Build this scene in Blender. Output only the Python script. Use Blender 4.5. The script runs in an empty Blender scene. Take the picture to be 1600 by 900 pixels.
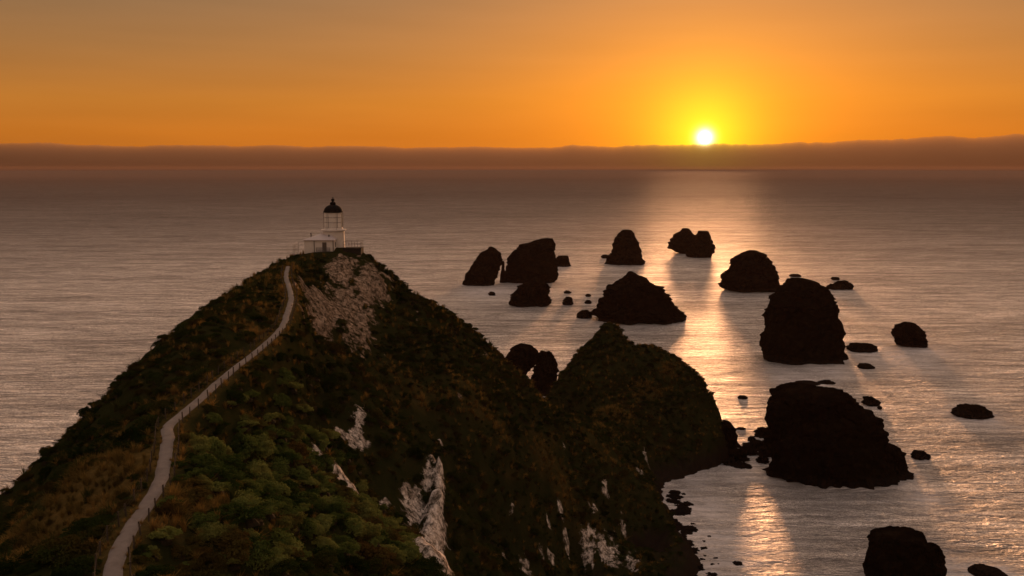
import bpy, bmesh, math, random
import numpy as np
from mathutils import Vector, Matrix

random.seed(7); RNG = np.random.default_rng(11)
S = bpy.context.scene
COL = S.collection
R = math.radians

# ------------------------------------------------------------------ camera
H = 85.0                      # eye height above the sea, metres
F = 1386.0                    # focal length in photo pixels (1600 wide)
PITCH = math.atan(188.0 / F)
cam = bpy.data.cameras.new('camera'); camo = bpy.data.objects.new('camera', cam)
COL.objects.link(camo); S.camera = camo
cam.sensor_width = 36.0; cam.lens = 36.0 * F / 1600.0
cam.clip_start = 0.5; cam.clip_end = 80000.0
camo.location = (0, 0, H); camo.rotation_euler = (math.pi / 2 - PITCH, 0, 0)

# ------------------------------------------------------------------ sky
SUN_AZ, SUN_EL = R(12.1), R(1.86)
SUN = Vector((math.sin(SUN_AZ) * math.cos(SUN_EL), math.cos(SUN_AZ) * math.cos(SUN_EL), math.sin(SUN_EL)))
W = bpy.data.worlds.new('World'); S.world = W; W.use_nodes = True
nt = W.node_tree; nt.nodes.clear()


class NT:
    """tiny helper round a node tree"""
    def __init__(self, tree): self.t = tree
    def n(self, typ, **kw):
        o = self.t.nodes.new(typ)
        for k, v in kw.items(): setattr(o, k, v)
        return o
    def link(self, a, b): self.t.links.new(a, b)
    def put(self, sock, v):
        if hasattr(v, 'links') or isinstance(v, bpy.types.NodeSocket): self.link(v, sock)
        else: sock.default_value = v
    def m(self, op, a, b=None, c=None, clamp=False):
        o = self.n('ShaderNodeMath', operation=op); o.use_clamp = clamp
        self.put(o.inputs[0], a)
        if b is not None: self.put(o.inputs[1], b)
        if c is not None: self.put(o.inputs[2], c)
        return o.outputs[0]
    def v(self, op, a, b=None, scale=None):
        o = self.n('ShaderNodeVectorMath', operation=op)
        self.put(o.inputs[0], a)
        if b is not None: self.put(o.inputs[1], b)
        if scale is not None: self.put(o.inputs['Scale'], scale)
        return o.outputs['Value'] if op in ('DOT_PRODUCT', 'LENGTH', 'DISTANCE') else o.outputs[0]
    def ramp(self, f, stops, interp='LINEAR'):
        o = self.n('ShaderNodeValToRGB'); r = o.color_ramp; r.interpolation = interp
        while len(r.elements) > 1: r.elements.remove(r.elements[-1])
        r.elements[0].position = stops[0][0]
        r.elements[0].color = (*stops[0][1], 1) if not isinstance(stops[0][1], float) else (stops[0][1],) * 3 + (1,)
        for p, c in stops[1:]:
            e = r.elements.new(p); e.color = (c, c, c, 1) if isinstance(c, float) else (*c, 1)
        self.put(o.inputs[0], f)
        return o.outputs[0]
    def mix(self, f, a, b, mode='MIX'):
        o = self.n('ShaderNodeMix', data_type='RGBA', blend_type=mode)
        self.put(o.inputs[0], f); self.put(o.inputs[6], a); self.put(o.inputs[7], b)
        return o.outputs[2]
    def noise(self, vec, scale, detail=4.0, rough=0.55, dist=0.0, dim='3D'):
        o = self.n('ShaderNodeTexNoise'); o.noise_dimensions = dim
        self.put(o.inputs['Vector'], vec); o.inputs['Scale'].default_value = scale
        o.inputs['Detail'].default_value = detail; o.inputs['Roughness'].default_value = rough
        o.inputs['Distortion'].default_value = dist
        return o.outputs['Fac']
    def mapping(self, vec, scale=(1, 1, 1), rot=(0, 0, 0), loc=(0, 0, 0)):
        o = self.n('ShaderNodeMapping'); self.put(o.inputs[0], vec)
        o.inputs['Scale'].default_value = scale; o.inputs['Rotation'].default_value = rot
        o.inputs['Location'].default_value = loc
        return o.outputs[0]


N = NT(nt)
geo = N.n('ShaderNodeTexCoord')
D = N.v('NORMALIZE', geo.outputs['Generated'])
sep = N.n('ShaderNodeSeparateXYZ'); N.link(D, sep.inputs[0])
el = N.m('MULTIPLY', N.m('ARCSINE', sep.outputs[2]), 180 / math.pi)          # elevation, degrees
fac = N.m('POWER', N.m('DIVIDE', N.m('MAXIMUM', el, 0.0), 90.0), 0.5)
def ef(e): return (e / 90.0) ** 0.5
base = N.ramp(fac, [(0.0, (0.50, 0.125, 0.014)), (ef(2), (0.62, 0.185, 0.018)), (ef(4), (0.56, 0.195, 0.028)),
                    (ef(7), (0.37, 0.155, 0.045)), (ef(11), (0.235, 0.125, 0.062)), (ef(16), (0.38, 0.23, 0.14)), (ef(25), (0.70, 0.395, 0.21)),
                    (ef(45), (0.76, 0.465, 0.29)), (1.0, (0.54, 0.41, 0.34))])
dots = N.m('MINIMUM', N.v('DOT_PRODUCT', D, tuple(SUN)), 1.0)
ang = N.m('MULTIPLY', N.m('ARCCOSINE', dots), 180 / math.pi)
def glow(width, power, col, k):
    g = N.m('POWER', math.e, N.m('MULTIPLY', N.m('POWER', N.m('DIVIDE', ang, width), power), -1.0))
    return N.v('SCALE', col, scale=N.m('MULTIPLY', g, k))
sky = N.n('ShaderNodeTexSky'); sky.sky_type = 'NISHITA'; sky.sun_disc = False
sky.sun_elevation = SUN_EL; sky.sun_rotation = SUN_AZ
sky.air_density = 1.5; sky.dust_density = 6.0; sky.ozone_density = 1.0
nish = N.v('SCALE', sky.outputs[0], scale=0.05)
# far from the sun the low sky is a little greyer
side = N.m('DIVIDE', ang, 180.0, clamp=True)
sidec = N.ramp(side, [(0.0, (1, 1, 1)), (0.17, (0.92, 0.93, 0.95)), (0.35, (0.80, 0.86, 1.0)), (1.0, (0.72, 0.86, 1.12))])
base = N.v('MULTIPLY', base, sidec)
streak = N.noise(N.mapping(D, (2.5, 2.5, 26), (0.12, 0.05, 0)), 1.6, 3.0, 0.5)
base = N.v('SCALE', base, scale=N.m('MULTIPLY_ADD', streak, 0.22, 0.89))
tot = N.v('ADD', base, nish)
ell = N.m('MULTIPLY', N.v('LENGTH', N.v('MULTIPLY', N.v('SUBTRACT', D, tuple(SUN)), (1, 1, 1.75))), 180 / math.pi)   # the low glow spreads sideways
for w_, p_, c_, k_ in ((17.0, 1.6, (0.20, 0.045, 0.0), 1.0), (7.5, 1.7, (0.40, 0.15, 0.002), 1.0)):
    g_ = N.m('POWER', math.e, N.m('MULTIPLY', N.m('POWER', N.m('DIVIDE', ell, w_), p_), -1.0)); tot = N.v('ADD', tot, N.v('SCALE', c_, scale=N.m('MULTIPLY', g_, k_)))
for args in ( (2.3, 1.3, (0.75, 0.72, 0.01), 1.1),
             (0.38, 1.7, (1.0, 0.95, 0.55), 6.0)):
    tot = N.v('ADD', tot, glow(*args))
bg = N.n('ShaderNodeBackground'); N.link(tot, bg.inputs[0]); bg.inputs[1].default_value = 1.0
wo = N.n('ShaderNodeOutputWorld'); N.link(bg.outputs[0], wo.inputs[0])

# ------------------------------------------------------------------ sun lamp, exposure
sl = bpy.data.lights.new('sun', 'SUN'); sl.energy = 4.2; sl.angle = R(7.0); sl.color = (1.0, 0.46, 0.20)
slo = bpy.data.objects.new('sun', sl); COL.objects.link(slo)
slo.rotation_euler = SUN.to_track_quat('Z', 'Y').to_euler()
S.view_settings.view_transform = 'Standard'; S.view_settings.look = 'None'
S.view_settings.exposure = 0.0; S.view_settings.gamma = 1.0; S.view_settings.use_curve_mapping = False
S.render.engine = 'CYCLES'
S.cycles.use_denoising = True
S.cycles.max_bounces = 6; S.cycles.transparent_max_bounces = 12
S.cycles.volume_bounces = 1

# ------------------------------------------------------------------ helpers
def ray(px, py):
    u = (px - 800.0) / F; v = (450.0 - py) / F
    return (u, math.cos(PITCH) + v * math.sin(PITCH), -math.sin(PITCH) + v * math.cos(PITCH))
def at_d(px, py, d):                       # the point of that line of sight d metres ahead
    r = ray(px, py); k = d / r[1]
    return (r[0] * k, d, H + r[2] * k)
def at_z(px, py, z):                       # where that line of sight comes down to height z
    r = ray(px, py); k = (z - H) / r[2]
    return (r[0] * k, r[1] * k, z)

def _hash(i, j, k):
    h = (i.astype(np.int64) * 374761393 + j.astype(np.int64) * 668265263 + k.astype(np.int64) * 2147483647) & 0xFFFFFFFF
    h = ((h ^ (h >> 13)) * 1274126177) & 0xFFFFFFFF
    h = ((h ^ (h >> 16)) * 2246822519) & 0xFFFFFFFF
    return ((h ^ (h >> 15)) & 0xFFFF) / 65535.0
def vnoise(p):
    f = np.floor(p); t = p - f; t = t * t * t * (t * (t * 6 - 15) + 10); f = f.astype(np.int64)
    i, j, k = f[:, 0], f[:, 1], f[:, 2]; x, y, z = t[:, 0], t[:, 1], t[:, 2]
    def L(a, b, w): return a + (b - a) * w
    return L(L(L(_hash(i, j, k), _hash(i + 1, j, k), x), L(_hash(i, j + 1, k), _hash(i + 1, j + 1, k), x), y),
             L(L(_hash(i, j, k + 1), _hash(i + 1, j, k + 1), x), L(_hash(i, j + 1, k + 1), _hash(i + 1, j + 1, k + 1), x), y), z) * 2 - 1
def worley(p):                                    # distance to the nearest of scattered points: facets and creases
    c = np.floor(p).astype(np.int64); best = np.full(len(p), 9.0)
    for i in (-1, 0, 1):
        for j in (-1, 0, 1):
            for k in (-1, 0, 1):
                a, b, d = c[:, 0] + i, c[:, 1] + j, c[:, 2] + k
                f = np.stack([a + _hash(a, b, d), b + _hash(a + 71, b, d), d + _hash(a, b + 37, d)], -1)
                best = np.minimum(best, ((p - f) ** 2).sum(1))
    return np.sqrt(best)
def fbm(p, octaves=4, gain=0.5):
    a, s, out = 1.0, 0.0, 0.0
    q = np.array(p, dtype=float)
    for _ in range(octaves):
        out = out + a * vnoise(q); s += a; a *= gain; q = q * 2.03 + 17.3
    return out / s

def obj(name, verts, faces, mat, parent=None, smooth=False):
    me = bpy.data.meshes.new(name); me.from_pydata([tuple(v) for v in verts], [], [tuple(f) for f in faces]); me.update()
    if smooth: me.polygons.foreach_set('use_smooth', [True] * len(me.polygons))
    if mat: me.materials.append(mat)
    o = bpy.data.objects.new(name, me); COL.objects.link(o)
    if parent: o.parent = parent
    return o
def bobj(name, bm, mat, parent=None, smooth=False):
    me = bpy.data.meshes.new(name); bm.to_mesh(me); bm.free()
    if smooth: me.polygons.foreach_set('use_smooth', [True] * len(me.polygons))
    me.materials.append(mat)
    o = bpy.data.objects.new(name, me); COL.objects.link(o)
    if parent: o.parent = parent
    return o
def tag(o, label=None, cat=None, group=None, kind=None):
    if label: o['label'] = label
    if cat: o['category'] = cat
    if group: o['group'] = group
    if kind: o['kind'] = kind
    return o
def empty(name, loc, rz=0.0):
    o = bpy.data.objects.new(name, None); COL.objects.link(o); o.location = loc; o.rotation_euler = (0, 0, rz)
    o.empty_display_size = 0.5
    return o
def box(bm, x0, x1, y0, y1, z0, z1, bev=0.0):
    r = bmesh.ops.create_cube(bm, size=1.0)
    for v in r['verts']:
        v.co = Vector(((x0 + x1) / 2 + v.co.x * (x1 - x0), (y0 + y1) / 2 + v.co.y * (y1 - y0), (z0 + z1) / 2 + v.co.z * (z1 - z0)))
    if bev:
        es = list({e for v in r['verts'] for e in v.link_edges})
        bmesh.ops.bevel(bm, geom=es, offset=bev, segments=1, affect='EDGES')
def tube(bm, a, b, r0, r1=None, seg=8):
    a, b = Vector(a), Vector(b); r1 = r0 if r1 is None else r1
    d = b - a
    M = Matrix.Translation((a + b) / 2) @ d.to_track_quat('Z', 'Y').to_matrix().to_4x4()
    bmesh.ops.create_cone(bm, cap_ends=True, segments=seg, radius1=r0, radius2=r1, depth=d.length, matrix=M)
def lathe(bm, prof, seg=32, cx=0.0, cy=0.0):
    rings = []
    for r, z in prof:
        rings.append([bm.verts.new((cx + r * math.cos(2 * math.pi * i / seg), cy + r * math.sin(2 * math.pi * i / seg), z)) for i in range(seg)])
    for a, b in zip(rings, rings[1:]):
        for i in range(seg): bm.faces.new((a[i], a[(i + 1) % seg], b[(i + 1) % seg], b[i]))
    bm.faces.new(list(reversed(rings[0]))); bm.faces.new(rings[-1])

def mat(name):
    m = bpy.data.materials.new(name); m.use_nodes = True; t = NT(m.node_tree)
    return m, t, m.node_tree.nodes['Principled BSDF'], m.node_tree.nodes['Material Output']
def simple(name, col, rough=0.7, var=0.25, scale=1.5, metallic=0.0, bump=0.0):
    m, t, p, o = mat(name)
    tc = t.n('ShaderNodeTexCoord').outputs['Object']
    f = t.noise(tc, scale, 6.0, 0.6)
    t.link(t.mix(f, (*[c * (1 - var) for c in col], 1), (*[min(1, c * (1 + var)) for c in col], 1)), p.inputs['Base Color'])
    p.inputs['Roughness'].default_value = rough; p.inputs['Metallic'].default_value = metallic; p.inputs['Specular IOR Level'].default_value = 0.05 if max(col) < .1 else 0.3
    if bump:
        b = t.n('ShaderNodeBump'); b.inputs['Strength'].default_value = bump; b.inputs['Distance'].default_value = 0.05
        t.link(t.noise(tc, scale * 6, 5.0, 0.6), b.inputs['Height']); t.link(b.outputs[0], p.inputs['Normal'])
    return m

# ------------------------------------------------------------------ materials of the setting
def sea_material():
    m, t, p, o = mat('sea_water')
    P = t.n('ShaderNodeNewGeometry').outputs['Position']
    # swell and chop: noises drawn out along the crests
    n1 = t.noise(t.mapping(P, (0.020, 0.075, 1), (0, 0, R(-14))), 1.0, 3.0, 0.55, 0.3)
    n2 = t.noise(t.mapping(P, (0.10, 0.33, 1), (0, 0, R(9))), 1.0, 4.0, 0.6, 0.5)
    n3 = t.noise(t.mapping(P, (0.35, 0.9, 1), (0, 0, R(-22))), 1.0, 3.0, 0.6, 0.4)
    hgt = t.m('ADD', t.m('MULTIPLY', n1, 5.0), t.m('ADD', t.m('MULTIPLY', n2, 4.2), t.m('MULTIPLY', n3, 0.9)))
    b = t.n('ShaderNodeBump'); b.inputs['Strength'].default_value = 1.0; b.inputs['Distance'].default_value = 1.0
    t.link(hgt, b.inputs['Height'])
    # slicks and wind-ruffled lanes
    slick = t.noise(t.mapping(P, (0.0025, 0.012, 1), (0, 0, R(6))), 1.0, 5.0, 0.6, 0.6)
    rough = t.m('MULTIPLY_ADD', slick, 0.22, 0.34)
    # haze and rough-sea dimming painted into the gloss colour with distance offshore
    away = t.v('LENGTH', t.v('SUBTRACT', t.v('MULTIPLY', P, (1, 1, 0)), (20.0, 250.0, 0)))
    far_dim = t.ramp(t.m('DIVIDE', away, 6000.0, clamp=True), [(0.0, 1.0), (0.08, 1.0), (0.13, 0.68), (0.22, 0.40), (0.42, 0.22), (1.0, 0.13)])
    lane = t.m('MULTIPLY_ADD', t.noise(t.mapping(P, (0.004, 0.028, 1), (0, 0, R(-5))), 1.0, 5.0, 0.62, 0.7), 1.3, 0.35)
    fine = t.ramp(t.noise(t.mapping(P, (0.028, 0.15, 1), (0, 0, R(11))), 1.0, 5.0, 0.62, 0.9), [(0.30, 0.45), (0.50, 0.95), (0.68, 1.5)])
    lane = t.m('MULTIPLY', lane, t.m('MULTIPLY_ADD', fine, 0.7, 0.3))  # light and dark ripple streaks also put into the gloss colour
    g = t.n('ShaderNodeBsdfGlossy')
    t.link(t.v('SCALE', (0.97, 0.95, 0.94), scale=t.m('MULTIPLY', far_dim, t.m('MINIMUM', lane, 1.3))), g.inputs['Color'])
    t.link(rough, g.inputs['Roughness']); t.link(b.outputs[0], g.inputs['Normal'])
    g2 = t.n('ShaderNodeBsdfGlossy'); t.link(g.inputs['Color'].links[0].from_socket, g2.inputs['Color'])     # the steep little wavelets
    g2.inputs['Roughness'].default_value = 0.74; t.link(b.outputs[0], g2.inputs['Normal'])
    gm = t.n('ShaderNodeMixShader'); gm.inputs[0].default_value = 0.5; t.link(g.outputs[0], gm.inputs[1]); t.link(g2.outputs[0], gm.inputs[2])
    d = t.n('ShaderNodeBsdfDiffuse'); t.link(b.outputs[0], d.inputs['Normal'])
    fa = t.n('ShaderNodeAttribute'); fa.attribute_name = 'foam'
    fn = t.noise(t.mapping(P, (0.11, 0.26, 1), (0, 0, R(-10))), 1.0, 6.0, 0.65, 0.9)
    foam = t.m('MULTIPLY', fa.outputs['Fac'], t.m('SUBTRACT', t.m('MULTIPLY', fn, 3.4), 0.85, clamp=True), clamp=True)
    t.link(t.mix(foam, (0.045, 0.040, 0.040, 1), (0.74, 0.71, 0.72, 1)), d.inputs['Color'])
    fr = t.n('ShaderNodeFresnel'); fr.inputs['IOR'].default_value = 1.75; t.link(b.outputs[0], fr.inputs['Normal'])
    f = t.m('MULTIPLY', t.m('MULTIPLY_ADD', fr.outputs[0], 1.75, 0.0, clamp=True), t.m('MULTIPLY_ADD', foam, -0.8, 1.0))
    mx = t.n('ShaderNodeMixShader'); t.link(f, mx.inputs[0]); t.link(d.outputs[0], mx.inputs[1]); t.link(gm.outputs[0], mx.inputs[2])
    t.link(mx.outputs[0], o.inputs['Surface'])
    return m

def terrain_material():
    m, t, p, o = mat('headland_ground')
    P = t.n('ShaderNodeNewGeometry').outputs['Position']
    def attr(n):
        a = t.n('ShaderNodeAttribute'); a.attribute_name = n; return a.outputs['Fac']
    rock, gold = attr('rock'), attr('gold')
    n1 = t.noise(P, 0.35, 6.0, 0.62); n2 = t.noise(P, 2.2, 5.0, 0.65)
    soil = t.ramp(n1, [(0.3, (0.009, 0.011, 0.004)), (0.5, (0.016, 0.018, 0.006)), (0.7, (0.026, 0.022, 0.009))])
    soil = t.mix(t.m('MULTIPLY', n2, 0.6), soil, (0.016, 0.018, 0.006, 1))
    straw = t.ramp(n2, [(0.3, (0.05, 0.036, 0.012)), (0.7, (0.13, 0.083, 0.028))])
    col = t.mix(gold, soil, straw)
    # pale limestone: vertical streaks, cracks and stains
    V = t.mapping(P, (1.1, 1.1, 0.40))
    v1 = t.noise(V, 1.0, 7.0, 0.68, 0.4); v2 = t.noise(P, 0.9, 8.0, 0.7, 0.3)
    vor = t.n('ShaderNodeTexVoronoi'); vor.feature = 'DISTANCE_TO_EDGE'; vor.inputs['Scale'].default_value = 0.8
    t.link(t.mapping(P, (1, 1, 0.16)), vor.inputs['Vector'])
    chalk = t.ramp(v1, [(0.30, (0.10, 0.075, 0.055)), (0.45, (0.50, 0.42, 0.36)), (0.58, (0.74, 0.65, 0.58)), (0.8, (0.82, 0.75, 0.69))])
    chalk = t.mix(t.ramp(v2, [(0.36, 0.9), (0.54, 0.0)]), chalk, (0.035, 0.030, 0.018, 1))
    chalk = t.mix(t.ramp(vor.outputs[0], [(0.0, 0.45), (0.05, 0.0)]), chalk, (0.06, 0.045, 0.035, 1))
    chalk = t.mix(attr('pale'), t.v('MULTIPLY', chalk, (0.50, 0.42, 0.35)), chalk)      # the summit cliff is older, grey and lichened
    rock = t.ramp(t.m('MULTIPLY_ADD', t.m('SUBTRACT', t.noise(t.mapping(P, (1.7, 1.7, 0.75)), 1.0, 9.0, 0.82, 0.2), 0.5), 2.6, rock), [(0.42, 0.0), (0.66, 1.0)])
    col = t.mix(rock, col, chalk)
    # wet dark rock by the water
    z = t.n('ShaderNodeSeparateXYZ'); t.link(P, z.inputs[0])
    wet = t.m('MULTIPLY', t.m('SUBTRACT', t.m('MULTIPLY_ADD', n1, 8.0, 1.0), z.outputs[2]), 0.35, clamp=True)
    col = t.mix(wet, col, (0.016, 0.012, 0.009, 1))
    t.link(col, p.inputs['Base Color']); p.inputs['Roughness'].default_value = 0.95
    p.inputs['Specular IOR Level'].default_value = 0.0
    b = t.n('ShaderNodeBump'); b.inputs['Strength'].default_value = 0.7; b.inputs['Distance'].default_value = 0.5
    t.link(t.m('ADD', t.m('MULTIPLY', v1, t.m('MULTIPLY', rock, 0.7)), t.m('MULTIPLY', n2, 0.5)), b.inputs['Height'])
    t.link(b.outputs[0], p.inputs['Normal'])
    return m

def rock_material(name, c0, c1, c2):
    m, t, p, o = mat(name)
    P = t.n('ShaderNodeNewGeometry').outputs['Position']
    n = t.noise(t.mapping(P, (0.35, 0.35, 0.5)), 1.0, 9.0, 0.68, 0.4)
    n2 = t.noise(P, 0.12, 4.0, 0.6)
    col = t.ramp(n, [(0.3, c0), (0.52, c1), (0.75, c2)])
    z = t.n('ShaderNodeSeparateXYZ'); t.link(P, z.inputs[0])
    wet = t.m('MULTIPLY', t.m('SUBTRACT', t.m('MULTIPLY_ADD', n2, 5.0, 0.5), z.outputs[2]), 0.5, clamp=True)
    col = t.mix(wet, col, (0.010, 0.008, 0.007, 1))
    t.link(col, p.inputs['Base Color']); p.inputs['Roughness'].default_value = 0.9
    p.inputs['Specular IOR Level'].default_value = 0.04
    b = t.n('ShaderNodeBump'); b.inputs['Strength'].default_value = 0.9; b.inputs['Distance'].default_value = 0.8
    t.link(n, b.inputs['Height'])
    d = t.n('ShaderNodeBsdfDiffuse'); t.link(col, d.inputs['Color']); t.link(b.outputs[0], d.inputs['Normal']); t.link(d.outputs[0], o.inputs['Surface'])
    return m

def leaf_material(name, stops, trans=0.25):
    m, t, p, o = mat(name)
    oi = t.n('ShaderNodeObjectInfo').outputs['Random']
    P = t.n('ShaderNodeNewGeometry').outputs['Position']
    n = t.noise(P, 0.09, 3.0, 0.6); n2 = t.noise(P, 1.7, 3.0, 0.6)
    f = t.m('ADD', t.m('MULTIPLY', oi, 0.5), t.m('MULTIPLY_ADD', n, 1.7, -0.58))
    col = t.ramp(f, stops)
    col = t.mix(t.m('MULTIPLY', n2, 0.7), col, t.v('SCALE', col, scale=0.45))
    d = t.n('ShaderNodeBsdfDiffuse'); t.link(col, d.inputs['Color'])
    tr = t.n('ShaderNodeBsdfTranslucent'); t.link(col, tr.inputs['Color'])
    mx = t.n('ShaderNodeMixShader'); mx.inputs[0].default_value = trans
    t.link(d.outputs[0], mx.inputs[1]); t.link(tr.outputs[0], mx.inputs[2])
    t.link(mx.outputs[0], o.inputs['Surface'])
    return m

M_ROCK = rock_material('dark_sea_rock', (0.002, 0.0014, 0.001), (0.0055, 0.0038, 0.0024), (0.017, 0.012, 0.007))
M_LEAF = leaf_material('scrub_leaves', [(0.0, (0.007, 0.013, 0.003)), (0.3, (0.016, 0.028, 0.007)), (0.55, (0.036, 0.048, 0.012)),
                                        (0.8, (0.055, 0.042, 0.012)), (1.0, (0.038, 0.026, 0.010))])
M_GRASS = leaf_material('dry_tussock', [(0.0, (0.055, 0.046, 0.014)), (0.35, (0.14, 0.095, 0.027)), (0.7, (0.30, 0.175, 0.05)),
                                        (1.0, (0.10, 0.062, 0.022))], 0.35)
M_FLAX = leaf_material('flax_blades', [(0.0, (0.02, 0.03, 0.008)), (0.6, (0.045, 0.055, 0.016)), (1.0, (0.07, 0.06, 0.02))], 0.25)

# ------------------------------------------------------------------ headland terrain
PATH_PX = [(176, 905, 63.0), (191, 847, 63.0), (222, 798, 63.0), (249, 753, 63.1), (256, 722, 63.2), (262, 687, 63.4), (264, 664, 63.5),
           (289, 642, 63.6), (320, 615, 63.8), (355, 584, 64.0), (400, 549, 64.2), (415, 536, 64.3), (440, 511, 64.5), (449, 487, 64.9),
           (455, 465, 65.2), (450, 444, 65.6), (447, 430, 66.0), (450, 416, 66.3)]
PATH = [(-12.0, 22.0, 63.6), (-17.5, 38.0, 63.2)] + [at_z(*p) for p in PATH_PX]
def catmull(pts, step):
    out = []
    P = [np.array(p, float) for p in pts]; P = [2 * P[0] - P[1]] + P + [2 * P[-1] - P[-2]]
    for i in range(1, len(P) - 2):
        a, b, c, d = P[i - 1:i + 3]; n = max(2, int(np.linalg.norm(c - b) / step))
        for k in range(n):
            t = k / n
            out.append(0.5 * (2 * b + (c - a) * t + (2 * a - 5 * b + 4 * c - d) * t * t + (3 * b - a - 3 * c + d) * t ** 3))
    out.append(P[-2]); return np.array(out)
PATHC = catmull(PATH, 0.5)
LH = np.array(at_d(516, 393, 190.0))            # foot of the lighthouse
Z0 = LH[2]

ctl = []
def cp(px, py, d): ctl.append(at_d(px, py, d)); return ctl[-1]
for p in PATH: ctl.append(tuple(p))
# brow of the left flank, then its fall to the sea
for px, py, d in [(-60, 905, 62), (0, 770, 88), (40, 735, 93), (100, 690, 100), (165, 640, 111), (215, 585, 122), (270, 535, 134), (310, 495, 146), (360, 465, 158),
                  (400, 430, 172), (440, 404, 184)]:
    x, y, z = cp(px, py, d)
    ctl.append((x - 9, y + 7, z - 10)); ctl.append((x - 26, y + 14, z - 34)); ctl.append((x - 55, y + 20, z - 66)); ctl.append((x - 85, y + 25, -18))
for q in [(0, 900, 56), (60, 820, 66), (120, 760, 74), (190, 690, 84), (150, 860, 57)]: cp(*q)
# near slope right of the path, its shoulder and the hollow behind it
for q in [(230, 900, 49), (300, 900, 51), (400, 900, 56), (500, 910, 62), (600, 912, 71), (690, 940, 76), (615, 850, 83), (525, 745, 92), (455, 645, 99), (432, 575, 106),
          (300, 700, 75), (350, 700, 78), (400, 750, 76), (480, 800, 74), (360, 640, 88)]: cp(*q)
ctl += [(2, 60, 36), (8, 72, 22), (20, 60, 8), (6, 95, 20), (-3, 92, 36), (35, 90, -6), (22, 110, 0), (15, 130, 4), (-2, 30, 52), (12, 25, 40), (30, 20, 15), (50, 50, -12), (0, -15, 78), (0, 4, 72),
        (-8, 12, 68), (-40, 10, 52), (-80, 20, 15), (-110, 30, -15), (45, -10, 30)]
for q in [(692, 892, 113), (690, 700, 130), (640, 830, 112), (640, 740, 124), (545, 770, 113), (545, 700, 121), (550, 650, 128), (480, 650, 122), (490, 590, 131)]: cp(*q)
# the cone below the lighthouse and the long face
for q in [(480, 520, 148), (520, 470, 168), (560, 545, 155), (500, 410, 183), (530, 402, 184), (470, 440, 172), (560, 430, 184), (600, 480, 182), (620, 560, 163), (620, 620, 150),
          (700, 600, 163), (700, 530, 186), (760, 640, 165), (800, 700, 165), (745, 780, 148), (745, 700, 156), (800, 800, 158), (740, 890, 138), (800, 890, 154), (860, 720, 178),
          (900, 800, 177), (900, 890, 171), (1000, 885, 186), (1000, 800, 195), (950, 740, 192), (860, 850, 166), (1030, 850, 191)]: cp(*q)
# brow of the right spur, and its fall on the far side
for i, (px, py, d) in enumerate([(560, 388, 193), (600, 425, 194), (640, 455, 195), (700, 490, 197), (740, 522, 199), (780, 560, 200), (850, 627, 202), (920, 672, 205), (970, 716, 204),
                    (1022, 768, 200), (1047, 815, 196)]):
    x, y, z = cp(px, py, d)
    if i < 6: ctl.append((x + 4, y + 9, z - 10)); ctl.append((x + 10, y + 26, z - 36)); ctl.append((x + 12, y + 50, -8))
    elif i > 7: ctl.append((x + 8, y + 3, z - 14))
ctl += [(46, 205, -8), (50, 190, -12), (60, 225, -10), (47, 174, -12), (40, 158, -12), (36, 193, 4), (35.5, 187, 4), (34.5, 181, 4), (32, 175, 3.5), (29, 168, 3), (27, 160, 2), (40, 217, -2)]
# lighthouse terrace
for a in range(8): ctl.append((LH[0] + 5.0 * math.cos(a * math.pi / 4), LH[1] + 3 + 4.5 * math.sin(a * math.pi / 4), Z0 - 0.1))
ctl += [(LH[0] - 12, LH[1] + 12, Z0 - 12), (LH[0] - 4, LH[1] + 20, Z0 - 16), (LH[0] + 6, LH[1] + 16, Z0 - 12), (LH[0], LH[1] + 45, 8), (LH[0] - 30, LH[1] + 40, 0), (LH[0], LH[1] + 75, -14)]
ctl += [(LH[0] + 7.2, LH[1] + .5, Z0 - .5), (LH[0] + 7.4, LH[1] + 2.5, Z0 - .5), (LH[0] + 5, LH[1] - 1.6, Z0 - .4)]
# saddle and grassy mound
for q in [(885, 640, 226), (940, 668, 222), (985, 700, 226), (944, 507, 276), (956, 509, 277), (925, 530, 274), (966, 522, 277), (985, 549, 275), (1020, 541, 277), (1060, 557, 274), (1098, 590, 266), (1117, 622, 258),
          (1122, 690, 250), (1000, 602, 258), (1050, 640, 250), (900, 562, 270), (885, 590, 264), (920, 600, 255), (960, 640, 240), (1065, 690, 243), (1010, 690, 238), (1020, 745, 235),
          (868, 612, 284), (1120, 748, 243), (1080, 752, 239)]: cp(*q)
ctl += [(6, 285, -4), (2, 262, 4), (0, 240, 6), (12, 300, -4), (30, 305, -3), (50, 300, -3), (68, 285, -6), (70, 262, -8), (66, 246, -8), (54, 233, -7), (46, 228, -6), (30, 330, -14), (95, 260, -14), (-20, 300, -14), (60, 320, -14), (34, 292, 10), (46, 288, 8), (22, 288, 10)]
ctl += [(-150, 100, -20), (-150, 200, -20), (-150, -20, -20), (-100, 280, -20), (100, 340, -20), (110, 200, -20), (110, 100, -20), (90, 0, -20), (-150, 340, -20), (0, 345, -20)]
C = np.array(ctl)

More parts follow.
